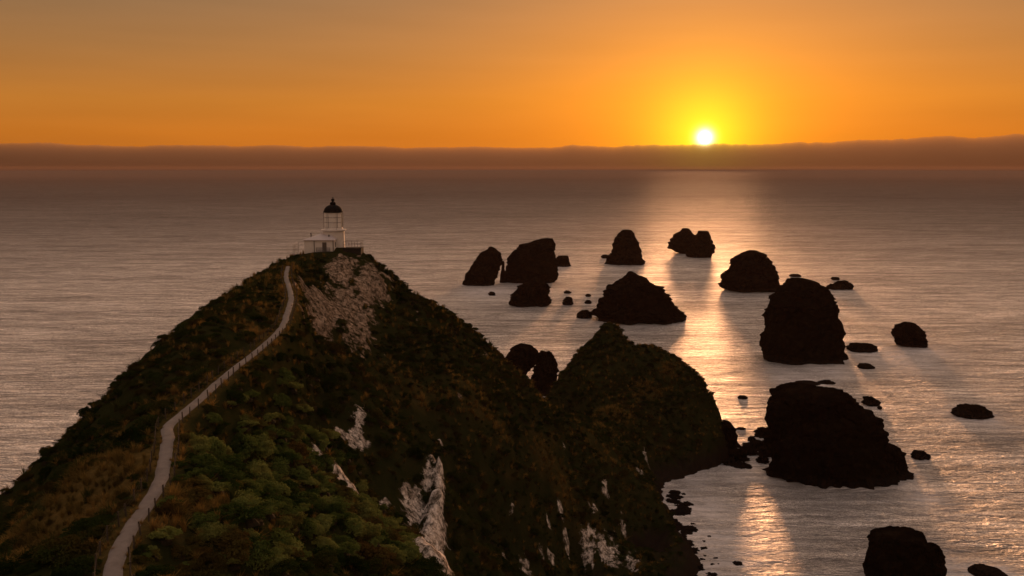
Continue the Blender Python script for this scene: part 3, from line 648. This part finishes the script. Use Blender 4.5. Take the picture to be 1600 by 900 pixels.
# ------------------------------------------------------------------ sea rocks
def loft(levels, depth, seed, rough, yoff=0.0, seg=84):
    """levels: (row, left, right) of the outline from tip to waterline -> verts, faces in world metres"""
    lv = sorted(levels); by = lv[-1][0]
    wmax = max(b - a for _, a, b in lv)
    d0 = sea_d(by); w_m = wmax / 2 * d0 / F
    dc = d0 + w_m * depth + yoff                       # the outline stands over the middle of the rock
    prof = [(at_d((a + b) / 2, y, dc), (b - a) / 2 * dc / F) for y, a, b in lv]
    zs = np.array([p[0][2] for p in prof]); cx = np.array([p[0][0] for p in prof]); hw = np.array([p[1] for p in prof])
    base_z = zs[-1]; top = zs[0]
    zs = (zs - base_z) * (top / max(top - base_z, .1)) if base_z > 0 else zs    # feet on the water
    k = max(14, min(48, int(len(lv) * 6)))
    t = np.linspace(0, 1, k); zz = np.interp(t, np.linspace(0, 1, len(zs)), zs)
    cc = np.interp(t, np.linspace(0, 1, len(zs)), cx); ww = np.interp(t, np.linspace(0, 1, len(zs)), hw)
    zz = np.append(zz, [-2.5]); cc = np.append(cc, cc[-1]); ww = np.append(ww, ww[-1] * 1.05)
    rows = len(zz); th = np.linspace(0, 2 * math.pi, seg, endpoint=False)
    c, s = np.cos(th), np.sin(th); ex = 0.8
    ux, uy = np.sign(c) * np.abs(c) ** ex, np.sign(s) * np.abs(s) ** ex
    dw = w_m * depth * (0.25 + 0.75 * (ww / ww.max()) ** 0.8)
    V = np.stack([cc[:, None] + ww[:, None] * ux, dc + dw[:, None] * uy, np.repeat(zz[:, None], seg, 1)], -1)
    FEET.append((cc[-1], dc, ww[-1], dw[-1])); P = V.reshape(-1, 3); sz = max(1.2, min(w_m, zs[0], 99) ** .5 * (0.5 * (w_m + zs[0])) ** .5)
    q = P / sz
    n = fbm(q * 1.6 + seed, 4, .55) * 0.12 + np.abs(fbm(q * np.array((3.2, 3.2, 1.5)) + seed * 2, 5, .65)) * -0.14 + fbm(q * 7 + seed, 5, .7) * 0.14
    st = (q @ np.array((0.55, 0.35, 1.0))) * 3.1 + 0.9 * fbm(q * 1.3 + seed, 3) + seed           # tilted beds standing out as ledges
    n = n + 0.20 * (.5 - worley(q * np.array((2.6, 2.6, 1.5)) + seed)) + 0.15 * (.5 - worley(q * np.array((6.5, 6.5, 4.0)) + seed))
    n = n + 0.06 * ((st - np.floor(st)) ** 2 - .4) * (vnoise(np.column_stack([np.floor(st), np.floor(st) * 3, np.zeros(len(st))])) + .6)
    n = n + 0.045 * np.sign(fbm(q * np.array((2.2, 2.2, 4.5)) + seed + 9, 3, .5))            # blocky joints and ledges
    n2 = fbm(q * np.array((4, 4, 1.0)) + seed + 40, 5, .7)
    nx = np.tile(c, rows); ny = np.tile(s, rows)
    amt = rough * sz * np.clip(np.repeat(np.minimum(ww / (0.5 * sz), 1.0), seg), .15, 1)
    P = P + np.stack([nx * (n + .08) * amt, ny * (n + .08) * amt, n2 * 0.13 * amt * np.clip(P[:, 2] / (.3 * sz), 0, 1)], -1)
    tip = P[:seg].mean(0) + np.array((0, 0, .03 * sz))
    verts = list(map(tuple, P)) + [tuple(tip)]; T = len(verts) - 1
    faces = [(r * seg + (i + 1) % seg, r * seg + i, (r + 1) * seg + i, (r + 1) * seg + (i + 1) % seg) for r in range(rows - 1) for i in range(seg)]
    faces += [(T, i, (i + 1) % seg) for i in range(seg)]
    return verts, faces
_seed = [3.0]; FEET = []
def rock(label, parts, name='sea_stack', cat='rock', depth=0.8, rough=1.0, group=None, seg=84):
    V, Fc = [], []
    for pt in parts:
        lev, dp, yo = pt if isinstance(pt, tuple) else (pt, depth, 0.0)
        _seed[0] += 7.31; v, f = loft(lev, dp, _seed[0], rough, yo, seg); b = len(V); V += v; Fc += [tuple(i + b for i in q) for q in f]
    A = np.array(V); c = ((A[:, 0].min() + A[:, 0].max()) / 2, (A[:, 1].min() + A[:, 1].max()) / 2, 0.0)
    o = obj(name, A - np.array(c), Fc, M_ROCK, smooth=False); o.location = c
    tag(o, label, cat, group)
    return o
ST = 'rock stacks standing in the sea'
rock('jagged sea stack leaning right with a sloping left foot, leftmost of the far stacks', [[(386, 764, 770), (390, 761, 777), (396, 752, 782), (405, 744, 783), (416, 739, 781), (429, 730, 776), (440, 723, 773), (447, 723, 771)]], group=ST, rough=.55)
rock('broad slab shaped sea stack with slanting top and sheer right side', [[(373, 847, 863), (377, 836, 864), (383, 813, 865), (392, 806, 865), (403, 797, 866), (416, 795, 869), (427, 792, 872), (443, 790, 866)],
      [(408, 785, 788), (425, 783, 789), (442, 781, 792)]], group=ST, depth=.55, rough=.5)
rock('low rock ledge tucked against the right end of the slab shaped stack', [[(400, 873, 887), (405, 867, 889), (409, 867, 888), (417, 868, 892)]], 'rock_ledge', depth=1.0)
rock('small pyramid rock in front of the slab shaped stack', [[(437, 833, 846), (441, 828, 850), (450, 813, 855), (461, 803, 857), (471, 800, 859), (480, 806, 853)]], group=ST)
rock('narrow rounded sea stack shaped like a thumb, left of the far twin rock', [[(359.7, 974, 985), (366, 968, 990), (379, 964, 995), (392, 960, 999), (403, 952, 1002), (414.5, 949, 1002)]], group=ST)
rock('tiny rock at the left foot of the thumb shaped stack', [[(398, 943, 949), (401, 939, 951), (404, 941, 950)]], 'small_rock', depth=1, seg=40)
rock('twin peaked sea stack farthest out towards the sun', [[(357, 1067, 1075), (363, 1063, 1081), (374, 1049, 1086), (387, 1047, 1090), (397, 1065, 1095)], [(361, 1092, 1104), (369, 1088, 1108), (380, 1085, 1111), (392, 1075, 1116), (403, 1078, 1108)]], group=ST)
rock('wide pyramid shaped sea stack with long right slope in mid water', [[(426, 982, 991), (434, 976, 1004), (445, 962, 1019), (455, 949, 1031), (466, 944, 1044), (482, 939, 1054), (492, 934, 1068), (508, 944, 1054)]], group=ST)
rock('rounded hump sea stack behind the tallest block', [[(391.7, 1170, 1184), (397, 1162, 1193), (410, 1150, 1204), (423, 1138, 1208), (437, 1128, 1210), (448, 1132, 1214), (457.5, 1150, 1210)]], group=ST)
rock('tallest upright sea stack with blunt top, beside the sun glitter', [[(436.7, 1233, 1263), (447, 1228, 1283), (460, 1222, 1293), (473, 1208, 1300), (493, 1203, 1305), (513, 1198, 1309), (540, 1194, 1312), (560, 1199, 1313), (570, 1215, 1318)]], group=ST, rough=.7)
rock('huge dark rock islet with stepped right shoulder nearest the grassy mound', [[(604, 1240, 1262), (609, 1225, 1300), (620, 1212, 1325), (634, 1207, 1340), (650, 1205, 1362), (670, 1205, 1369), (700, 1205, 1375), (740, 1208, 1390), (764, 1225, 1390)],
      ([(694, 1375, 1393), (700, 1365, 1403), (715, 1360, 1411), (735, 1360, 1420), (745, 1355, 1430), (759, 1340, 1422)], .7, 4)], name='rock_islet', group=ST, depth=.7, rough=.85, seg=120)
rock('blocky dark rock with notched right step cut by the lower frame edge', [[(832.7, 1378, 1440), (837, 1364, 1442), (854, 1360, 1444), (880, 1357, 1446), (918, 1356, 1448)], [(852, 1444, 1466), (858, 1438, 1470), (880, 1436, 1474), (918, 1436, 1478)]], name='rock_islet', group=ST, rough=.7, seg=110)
rock('small rock at the lower right frame edge right of the blocky rock', [[(888, 1526, 1550), (894, 1515, 1570), (908, 1505, 1580)]], 'small_rock', depth=.8)
rock('rounded rock with white wash round it right of the tallest stack', [[(504, 1414, 1426), (512, 1399, 1434), (526, 1399, 1443), (535, 1402, 1447), (543.5, 1410, 1444)]], 'small_rock', rough=1.1)
rock('low flat rock between the tallest stack and the foam washed rock', [[(538, 1332, 1363), (543, 1325, 1368), (551, 1328, 1369)]], 'small_rock', rough=1.3)
rock('little rock touching the right foot of the tallest stack', [[(552, 1313, 1321), (557, 1311, 1325), (562, 1313, 1325)]], 'small_rock', seg=40)
rock('awash sliver of rock below the flat rock beside the tallest stack', [[(569, 1343, 1360), (573, 1340, 1366), (577, 1344, 1365)]], 'small_rock', seg=40, rough=.7)
rock('low two humped rock behind the tallest stack', [[(439, 1311, 1322), (446, 1303, 1331), (453, 1304, 1328)], [(444, 1298, 1306), (448, 1293, 1311), (453, 1297, 1311)]], 'small_rock', seg=56, rough=1.5)
rock('tiny flat rock behind the low two humped rock', [[(433, 1301, 1309), (435.5, 1298, 1312), (438, 1301, 1310)]], 'small_rock', seg=40)
rock('thin flat rock showing just past the top of the tallest stack', [[(428.5, 1238, 1248), (430.5, 1233, 1252), (433, 1236, 1250)]], 'small_rock', seg=40)
rock('low dark rock lying alone near the right frame edge', [[(636, 1502, 1538), (644, 1489, 1547), (655, 1497, 1549)]], 'small_rock', rough=1.2)
rock('small round rock right of the huge islet', [[(705, 1431, 1443), (712, 1425, 1452), (719, 1430, 1447)]], 'small_rock', rough=1.3)
rock('small ragged rock above the right side of the huge islet', [[(621, 1353, 1364), (628, 1349, 1374), (635, 1354, 1373)]], 'small_rock', seg=56, rough=1.5)
rock('speck of rock beside the small ragged rock above the huge islet', [[(635, 1373, 1377), (637, 1371, 1378), (640, 1373, 1377)]], 'small_rock', seg=24)
rock('small pointed rock left of the wide pyramid stack', [[(485, 910, 917), (492, 901, 923), (498, 904, 921)]], 'small_rock', seg=56, rough=1.5)
for lab, x0, x1, y0, y1 in [('lower dark lump in the string of tiny rocks left of the wide pyramid', 880, 895, 464, 477), ('upper lump in the string of tiny rocks left of the wide pyramid', 881, 892, 454, 459),
                            ('upper right speck in the string of tiny rocks by the wide pyramid', 915, 923, 459, 464), ('lower right speck in the string of tiny rocks by the wide pyramid', 914, 924, 469, 475),
                            ('tiny rock in front of the leftmost jagged stack', 763, 774, 456, 462), ('speck of rock alone in the sun glitter right of the mound', 1153, 1168, 618, 624)]:
    rock(lab, [[(y0, (x0 + x1) / 2 - (x1 - x0) * .2, (x0 + x1) / 2 + (x1 - x0) * .2), ((y0 + y1) / 2, x0, x1), (y1, x0 + 1, x1 - 1)]], 'small_rock', seg=36, rough=1.5)
rock('pair of joined pinnacles with a gap of light, behind the headland slope', [[(538, 812, 821), (542, 803, 831), (548, 796, 836), (558, 792, 838), (577, 788, 829), (592, 790, 817), (604, 795, 817), (616, 795, 832)],
      [(551, 843, 862), (556, 842, 864), (566, 839, 867), (577, 837, 871), (590, 833, 869), (605, 833, 866), (619, 826, 864)], [(548, 845, 849), (553, 843, 853), (566, 842, 856), (619, 842, 860)], [(549, 856, 860), (556, 853, 862), (619, 850, 862)]], name='rock_pinnacles', group=ST, rough=.85)
# boulders awash between the mound and the islet, the reef by the tallest stack, the kelpy rocks at the cliff foot
rock('slim upright rock at the right foot of the grassy mound', [[(659, 1130, 1140), (668, 1127, 1146), (680, 1127, 1150), (700, 1126, 1148), (718, 1122, 1152)]], 'small_rock', depth=1)
def lump(cx, by, hw, hp, name, label, group):
    rock(label, [[(by - hp, cx - hw * .3, cx + hw * .3), (by - hp * .75, cx - hw * .7, cx + hw * .65), (by - hp * .35, cx - hw, cx + hw), (by, cx - hw * .95, cx + hw)]], name, group=group, seg=64, rough=2.3)
for a in [(1152, 722, 14, 20), (1168, 712, 13, 14), (1185, 705, 14, 15), (1197, 714, 10, 14), (1160, 733, 18, 8), (1192, 724, 8, 12), (1175, 690, 6, 8), (1192, 684, 10, 16), (1158, 672, 7, 4), (1204, 702, 10, 34), (1140, 728, 9, 12), (1172, 700, 20, 6), (1148, 700, 8, 8)]:
    lump(*a, 'boulder', 'dark boulder awash in the gap between the mound and the huge islet', 'boulders between the mound and the islet')
for a in [(1262, 604, 28, 7), (1292, 601, 14, 6), (1240, 608, 14, 6)]:
    lump(*a, 'reef_rock', 'low reef rock in the dark reflection below the tallest stack', 'reef rocks below the tallest stack')
for k in range(90):
    y = random.uniform(772, 908); x = 1046 + (y - 775) * .10 + abs(random.gauss(0, 1)) * (10 + (y - 775) * .26)
    s = random.uniform(3, 12) * (1.5 if x < 1090 else .8)
    lump(x, y, s, s * random.uniform(.25, .55), 'shore_rock', 'low black wave washed rock at the foot of the headland cliff', 'shore rocks at the cliff foot')


# the sea sheet: fine near the rocks so that the wash round them can be laid on it
FOAM = [(*at_z(px, py, 0)[:2], r) for px, py, r in [(1400, 560, 26), (1440, 548, 16), (1360, 560, 14), (1290, 576, 16), (1480, 895, 10), (1525, 652, 12), (1240, 592, 14), (760, 455, 28), (1130, 850, 16), (1100, 800, 12),
                                                   (1440, 775, 8), (1075, 740, 8), (1170, 740, 10), (860, 625, 12)]]
def sea_sheet():
    xs = np.concatenate([[-60000, -12000, -4000, -1500, -700], np.arange(-300, 420, 2.5), [800, 1600, 4000, 12000, 60000]])
    ys = np.concatenate([[-3000, -800, -200, 60], np.arange(120, 960, 2.5), [1300, 2000, 4000, 12000, 60000]])
    X, Y = np.meshgrid(xs, ys); x, y = X.ravel(), Y.ravel(); fo = np.zeros(len(x))
    for cx, cy, hw, dw in FEET:
        e = np.hypot((x - cx) / hw, (y - cy) / dw); di = (e - 1) * min(hw, dw)
        fo = np.maximum(fo, 0.85 * np.exp(-np.clip(di, 0, 99) / (1.1 + .14 * min(hw, dw))))
    for cx, cy, r_ in FOAM: fo = np.maximum(fo, .75 * np.exp(-(((x - cx) / r_) ** 2 + (.6 * (y - cy) / r_) ** 2) * 1.4))
    ins = (x > GX0) & (x < GX1) & (y > GY0) & (y < GY1)
    gz = np.where(ins, ground(np.clip(x, GX0, GX1), np.clip(y, GY0, GY1)), -30)
    fo = np.maximum(fo, .6 * np.exp(-np.clip(-gz, 0, 60) / 2.2))
    nx, ny = len(xs), len(ys); i = np.arange(nx - 1)[None, :] + np.arange(ny - 1)[:, None] * nx
    q = np.stack([i, i + 1, i + nx + 1, i + nx], -1).reshape(-1, 4)
    o = obj('sea', np.column_stack([x, y, np.zeros(len(x))]), q.tolist(), sea_material())
    o.data.attributes.new('foam', 'FLOAT', 'POINT').data.foreach_set('value', fo.astype(np.float32))
    tag(o, kind='structure')
sea_sheet()

# ------------------------------------------------------------------ vegetation
M_TWIG = simple('twigs', (0.020, 0.016, 0.009), 0.9, 0.4, 4.0)
def shrub_mesh(name, seed, clumps=30, leaves=52, leaf=0.08):
    rg = np.random.default_rng(seed); V, Fc = [], []
    def add(p, n, s):
        n = n / np.linalg.norm(n); t = np.cross(n, rg.normal(size=3)); t /= np.linalg.norm(t); b = np.cross(n, t)
        L, w = s * rg.uniform(.8, 1.5), s * rg.uniform(.35, .6); k = len(V)
        V.extend([p - t * L, p + b * w + n * .02, p + t * L - n * .03, p - b * w + n * .02]); Fc.append((k, k + 1, k + 2, k + 3))
    for _ in range(clumps):
        a = rg.uniform(0, 2 * math.pi); u = rg.uniform(0.0, 1.0) ** .7; ce = math.sqrt(1 - u * u)
        r = rg.uniform(.62, 1.0); c = np.array((math.cos(a) * ce * r, math.sin(a) * ce * r, .12 + u * .72 * r)); cr = rg.uniform(.22, .36)
        for _ in range(leaves):
            d = rg.normal(size=3); d /= np.linalg.norm(d); d[2] = abs(d[2]) * .9 - .25 * (rg.random() < .4)
            add(c + d * cr * rg.uniform(.7, 1.08), d + rg.normal(size=3) * .45, leaf)
    k0 = len(V); n, m = 10, 5                              # inner twiggy mass
    for j in range(m):
        ph = (math.pi / 2) * j / (m - 1)
        for i in range(n):
            a = 2 * math.pi * i / n; r = .50 * math.cos(ph) * rg.uniform(.85, 1.1) + .02
            V.append(np.array((r * math.cos(a), r * math.sin(a), -.25 + .62 * math.sin(ph))))
    Fc += [(k0 + j * n + i, k0 + j * n + (i + 1) % n, k0 + (j + 1) * n + (i + 1) % n, k0 + (j + 1) * n + i) for j in range(m - 1) for i in range(n)]
    me = bpy.data.meshes.new(name); me.from_pydata([tuple(v) for v in V], [], Fc); me.update(); me.materials.append(M_LEAF); me.materials.append(M_TWIG)
    mi = np.zeros(len(Fc), dtype=np.int32); mi[-(m - 1) * n:] = 1; me.polygons.foreach_set('material_index', mi)
    return me
def blade_mesh(name, seed, blades, length, width, spread, material):
    rg = np.random.default_rng(seed); V, Fc = [], []
    for _ in range(blades):
        a = rg.uniform(0, 2 * math.pi); lean = abs(rg.normal()) * spread; L = length * rg.uniform(.6, 1.1); o = rg.uniform(0, .22) * length
        d = np.array((math.cos(a), math.sin(a), 0)); sdv = np.array((-d[1], d[0], 0)); b = d * o * .6; k = len(V)
        for j, (f, wd) in enumerate(((0, 1.0), (.5, .85), (1.0, .12))):
            p = b + d * lean * L * f * f + np.array((0, 0, L * f * (1 - .25 * lean * f)))
            V += [p - sdv * width * wd, p + sdv * width * wd]
        Fc += [(k, k + 1, k + 3, k + 2), (k + 2, k + 3, k + 5, k + 4)]
    me = bpy.data.meshes.new(name); me.from_pydata([tuple(v) for v in V], [], Fc); me.update(); me.materials.append(material)
    return me
M_LEAF_LIT = leaf_material('lit_shrub_leaves', [(0.0, (0.012, 0.022, 0.006)), (0.3, (0.036, 0.058, 0.013)), (0.5, (0.11, 0.14, 0.036)), (0.62, (0.20, 0.215, 0.06)), (0.75, (0.085, 0.070, 0.02)), (0.9, (0.085, 0.052, 0.015)), (1.0, (0.045, 0.030, 0.011))])  # near leaves painted brighter: foreground light and highlights put into their colour
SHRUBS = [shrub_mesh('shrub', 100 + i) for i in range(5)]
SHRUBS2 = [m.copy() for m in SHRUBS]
for m in SHRUBS2: m.materials[0] = M_LEAF_LIT
TUFTS = [blade_mesh('tussock', 200 + i, 46, .75, .017, .75, M_GRASS) for i in range(3)]
FLAX = [blade_mesh('flax_plant', 300 + i, 34, 1.15, .035, .5, M_FLAX) for i in range(2)]

def scatter(n, x0, x1, y0, y1):
    x = RNG.uniform(x0, x1, n); y = RNG.uniform(y0, y1, n); return x, y
def normals(x, y):
    e = .8; gx_ = (ground(x + e, y) - ground(x - e, y)) / (2 * e); gy_ = (ground(x, y + e) - ground(x, y - e)) / (2 * e); return gx_, gy_
def faces_eye(x, y, z):                               # drop what lies on slopes turned well away from the lookout
    gx_, gy_ = normals(x, y); v = np.stack([-x, -y, H - z], -1); v /= np.linalg.norm(v, axis=1)[:, None]
    nrm = np.stack([-gx_, -gy_, np.ones_like(gx_)], -1); nrm /= np.linalg.norm(nrm, axis=1)[:, None]
    return (v * nrm).sum(1) > -0.35
def stuff_instances(name, label, x, y, z, rot, scl, idx, sources):
    me = bpy.data.meshes.new(name); me.from_pydata(list(zip(x, y, z)), [], []); me.update()
    me.attributes.new('rot', 'FLOAT_VECTOR', 'POINT').data.foreach_set('vector', rot.astype(np.float32).ravel())
    me.attributes.new('scl', 'FLOAT_VECTOR', 'POINT').data.foreach_set('vector', scl.astype(np.float32).ravel())
    me.attributes.new('idx', 'INT', 'POINT').data.foreach_set('value', idx.astype(np.int32))
    o = bpy.data.objects.new(name, me); COL.objects.link(o); tag(o, label, None, None, 'stuff')
    g = bpy.data.node_groups.new(name, 'GeometryNodeTree'); g.interface.new_socket('Geometry', in_out='INPUT', socket_type='NodeSocketGeometry'); g.interface.new_socket('Geometry', in_out='OUTPUT', socket_type='NodeSocketGeometry')
    gi = g.nodes.new('NodeGroupInput'); go = g.nodes.new('NodeGroupOutput'); jn = g.nodes.new('GeometryNodeJoinGeometry')
    def named(n, ty):
        a = g.nodes.new('GeometryNodeInputNamedAttribute'); a.data_type = ty; a.inputs['Name'].default_value = n; return a.outputs['Attribute']
    ar, as_, ai = named('rot', 'FLOAT_VECTOR'), named('scl', 'FLOAT_VECTOR'), named('idx', 'INT')
    for k, src in enumerate(sources):
        oi = g.nodes.new('GeometryNodeObjectInfo'); oi.transform_space = 'ORIGINAL'; oi.inputs['Object'].default_value = src; oi.inputs['As Instance'].default_value = True
        cmp_ = g.nodes.new('FunctionNodeCompare'); cmp_.data_type = 'INT'; cmp_.operation = 'EQUAL'; g.links.new(ai, cmp_.inputs[2]); cmp_.inputs[3].default_value = k
        ip = g.nodes.new('GeometryNodeInstanceOnPoints'); g.links.new(gi.outputs[0], ip.inputs['Points']); g.links.new(cmp_.outputs[0], ip.inputs['Selection'])
        g.links.new(oi.outputs['Geometry'], ip.inputs['Instance'])
        e2 = g.nodes.new('FunctionNodeEulerToRotation'); g.links.new(ar, e2.inputs[0]); g.links.new(e2.outputs[0], ip.inputs['Rotation'])
        g.links.new(as_, ip.inputs['Scale']); g.links.new(ip.outputs[0], jn.inputs[0])
    g.links.new(jn.outputs[0], go.inputs[0])
    md = o.modifiers.new('scatter', 'NODES'); md.node_group = g
    return o

# scrub
x, y = scatter(76000, -95, 62, 34, 290); z = ground(x, y)
pdv, rkv, gdv = lookup(pd, x, y), lookup(rk, x, y), lookup(goldv, x, y)
near = np.clip((105 - y) / 15, 0, 1) * (x > -26)
dens = np.clip(0.62 + 0.4 * near + 0.9 * fbm(np.stack([x * .12, y * .12, z * .05], -1), 3), 0.05 + .45 * near, 1)
ok = (z > 3.5) & (pdv > 1.3) & (rkv < .12) & (RNG.random(len(x)) < dens * (1 - 1.1 * gdv)) & (np.hypot(x - LH[0], y - LH[1] - 2) > 7.5)
ok &= faces_eye(x, y, z)
x, y, z, pdv, near = x[ok], y[ok], z[ok], pdv[ok], near[ok]
# keep the crowns from piling up
rad = (.32 + .85 * RNG.random(len(x)) ** 2.4) * (1 + .12 * near) * np.where(y > 150, .8, 1.0); rad = np.minimum(rad, np.maximum(.35, (pdv - .75) * .8))
rad *= np.where(x < -34, .75, 1.0)
cell = {}; sel = []
for i in np.argsort(-rad):
    cx_, cy_ = int(x[i] // 2), int(y[i] // 2); good = True
    for a in (-1, 0, 1):
        for b in (-1, 0, 1):
            for j in cell.get((cx_ + a, cy_ + b), ()):
                if (x[i] - x[j]) ** 2 + (y[i] - y[j]) ** 2 < (.52 * (rad[i] + rad[j])) ** 2: good = False; break
    if good: cell.setdefault((cx_, cy_), []).append(i); sel.append(i)
sel = np.array(sel); x, y, z, rad = x[sel], y[sel], z[sel], rad[sel]
gx_, gy_ = normals(x, y)
rot = np.stack([np.clip(gy_, -1, 1) * .35, -np.clip(gx_, -1, 1) * .35, RNG.uniform(0, 6.28, len(x))], -1)
scl = np.stack([rad * 1.15, rad * 1.15, rad * RNG.uniform(.75, 1.15, len(x))], -1); idx = RNG.integers(0, 5, len(x))
# the largest in view are plants of their own
sx = 800 + F * x / y; sy = 262 + F * (H - z) / y
vis = (sx > 195) & (sx < 720) & (sy < 915) & (y < 104) & (x > -27)
order = np.argsort(np.where(vis, -rad / y, 1))[:300]; order = order[vis[order]]
single = np.zeros(len(x), bool); single[order] = True
first = {}
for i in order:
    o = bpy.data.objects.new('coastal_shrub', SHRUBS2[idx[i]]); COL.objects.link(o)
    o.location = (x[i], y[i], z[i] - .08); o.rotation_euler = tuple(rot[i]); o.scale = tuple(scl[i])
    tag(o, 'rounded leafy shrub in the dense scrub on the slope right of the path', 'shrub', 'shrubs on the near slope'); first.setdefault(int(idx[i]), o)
srcs = []
for k in range(5):                                     # one dark scrub bush of each form, by the brow of the left slope
    i = int(np.argmin(np.hypot(x + 44 + k, y - 95 - 9 * k))); single[i] = True
    o = bpy.data.objects.new('dark_scrub_bush', SHRUBS[k]); COL.objects.link(o); o.location = (x[i], y[i], z[i] - .08); o.rotation_euler = tuple(rot[i]); o.scale = tuple(scl[i])
    tag(o, 'small dark bush on the brow of the shaded left slope', 'shrub', 'dark bushes on the left brow'); srcs.append(o)
r = ~single
stuff_instances('scrub', 'dark green coastal scrub covering the headland slopes', x[r], y[r], z[r] - .08, rot[r], scl[r], idx[r], srcs)

# grass
x, y = scatter(110000, -70, 62, 36, 285); z = ground(x, y); pdv, rkv, gdv = lookup(pd, x, y), lookup(rk, x, y), lookup(goldv, x, y)
ok = (z > 4) & (pdv > .50 + .35 * RNG.random(len(x))) & (rkv < .3) & (RNG.random(len(x)) < np.clip(gdv * 1.5 + .08, 0, 1)) & (np.hypot(x - LH[0], y - LH[1] - 2) > 6.0)
ok &= faces_eye(x, y, z)
x, y, z, pdv = x[ok], y[ok], z[ok], pdv[ok]
sc = RNG.uniform(.6, 1.25, len(x)) * np.where(pdv < 1.2, .5, 1.0) * np.where(y > 140, 1.3, 1)
rot = np.stack([RNG.normal(0, .12, len(x)), RNG.normal(0, .12, len(x)), RNG.uniform(0, 6.28, len(x))], -1); idx = RNG.integers(0, 3, len(x))
srcs = []
for k in range(3):
    o = bpy.data.objects.new('tussock', TUFTS[k]); COL.objects.link(o); i = int(np.argmin(np.hypot(x + 19 + k, y - 52 - 2 * k)))
    o.location = (x[i], y[i] + .05, z[i]); tag(o, 'dry golden tussock of grass beside the near end of the path', 'grass tuft', 'tussocks by the near path'); srcs.append(o)
stuff_instances('dry_grass', 'dry golden grass along the path and on the open slopes', x, y, z - .04, rot, np.stack([sc, sc, sc], -1), idx, srcs)

# flax and taller sprigs that break the skyline of the left flank and the spur
x, y = scatter(2600, -70, 40, 50, 285); z = ground(x, y); ok = (z > 8) & (lookup(pd, x, y) > 2.5) & (lookup(rk, x, y) < .2) & (RNG.random(len(x)) < .5) & (np.hypot(x - LH[0], y - LH[1] - 2) > 8)
ok &= faces_eye(x, y, z)
x, y, z = x[ok], y[ok], z[ok]; sc = RNG.uniform(.6, 1.5, len(x))
rot = np.stack([RNG.normal(0, .1, len(x)), RNG.normal(0, .1, len(x)), RNG.uniform(0, 6.28, len(x))], -1); idx = RNG.integers(0, 2, len(x))
srcs = []
for k in range(2):
    o = bpy.data.objects.new('flax_plant', FLAX[k]); COL.objects.link(o); i = int(np.argmin(np.hypot(x + 50 - 8 * k, y - 100 - 20 * k)))
    o.location = (x[i] + .6, y[i], float(ground(x[i] + .6, y[i])) - .05); tag(o, 'spiky flax plant on the brow of the left slope', 'flax', 'flax plants on the left brow'); srcs.append(o)
stuff_instances('flax_growth', 'scattered spiky flax growing through the scrub', x, y, z - .05, rot, np.stack([sc, sc, sc], -1), idx, srcs)

# ------------------------------------------------------------------ sea haze
bm = bmesh.new(); box(bm, -8800, 8800, -400, 8900, -30, 92.0)
def haze_mat():
    m = bpy.data.materials.new('sea_haze'); m.use_nodes = True; t = m.node_tree; t.nodes.clear()
    o = t.nodes.new('ShaderNodeOutputMaterial'); v = t.nodes.new('ShaderNodeVolumePrincipled')
    v.inputs['Color'].default_value = (0.50, 0.31, 0.23, 1); v.inputs['Density'].default_value = 0.38e-4; v.inputs['Anisotropy'].default_value = 0.2
    t.links.new(v.outputs[0], o.inputs['Volume']); return m
tag(bobj('haze', bm, haze_mat()), kind='stuff')
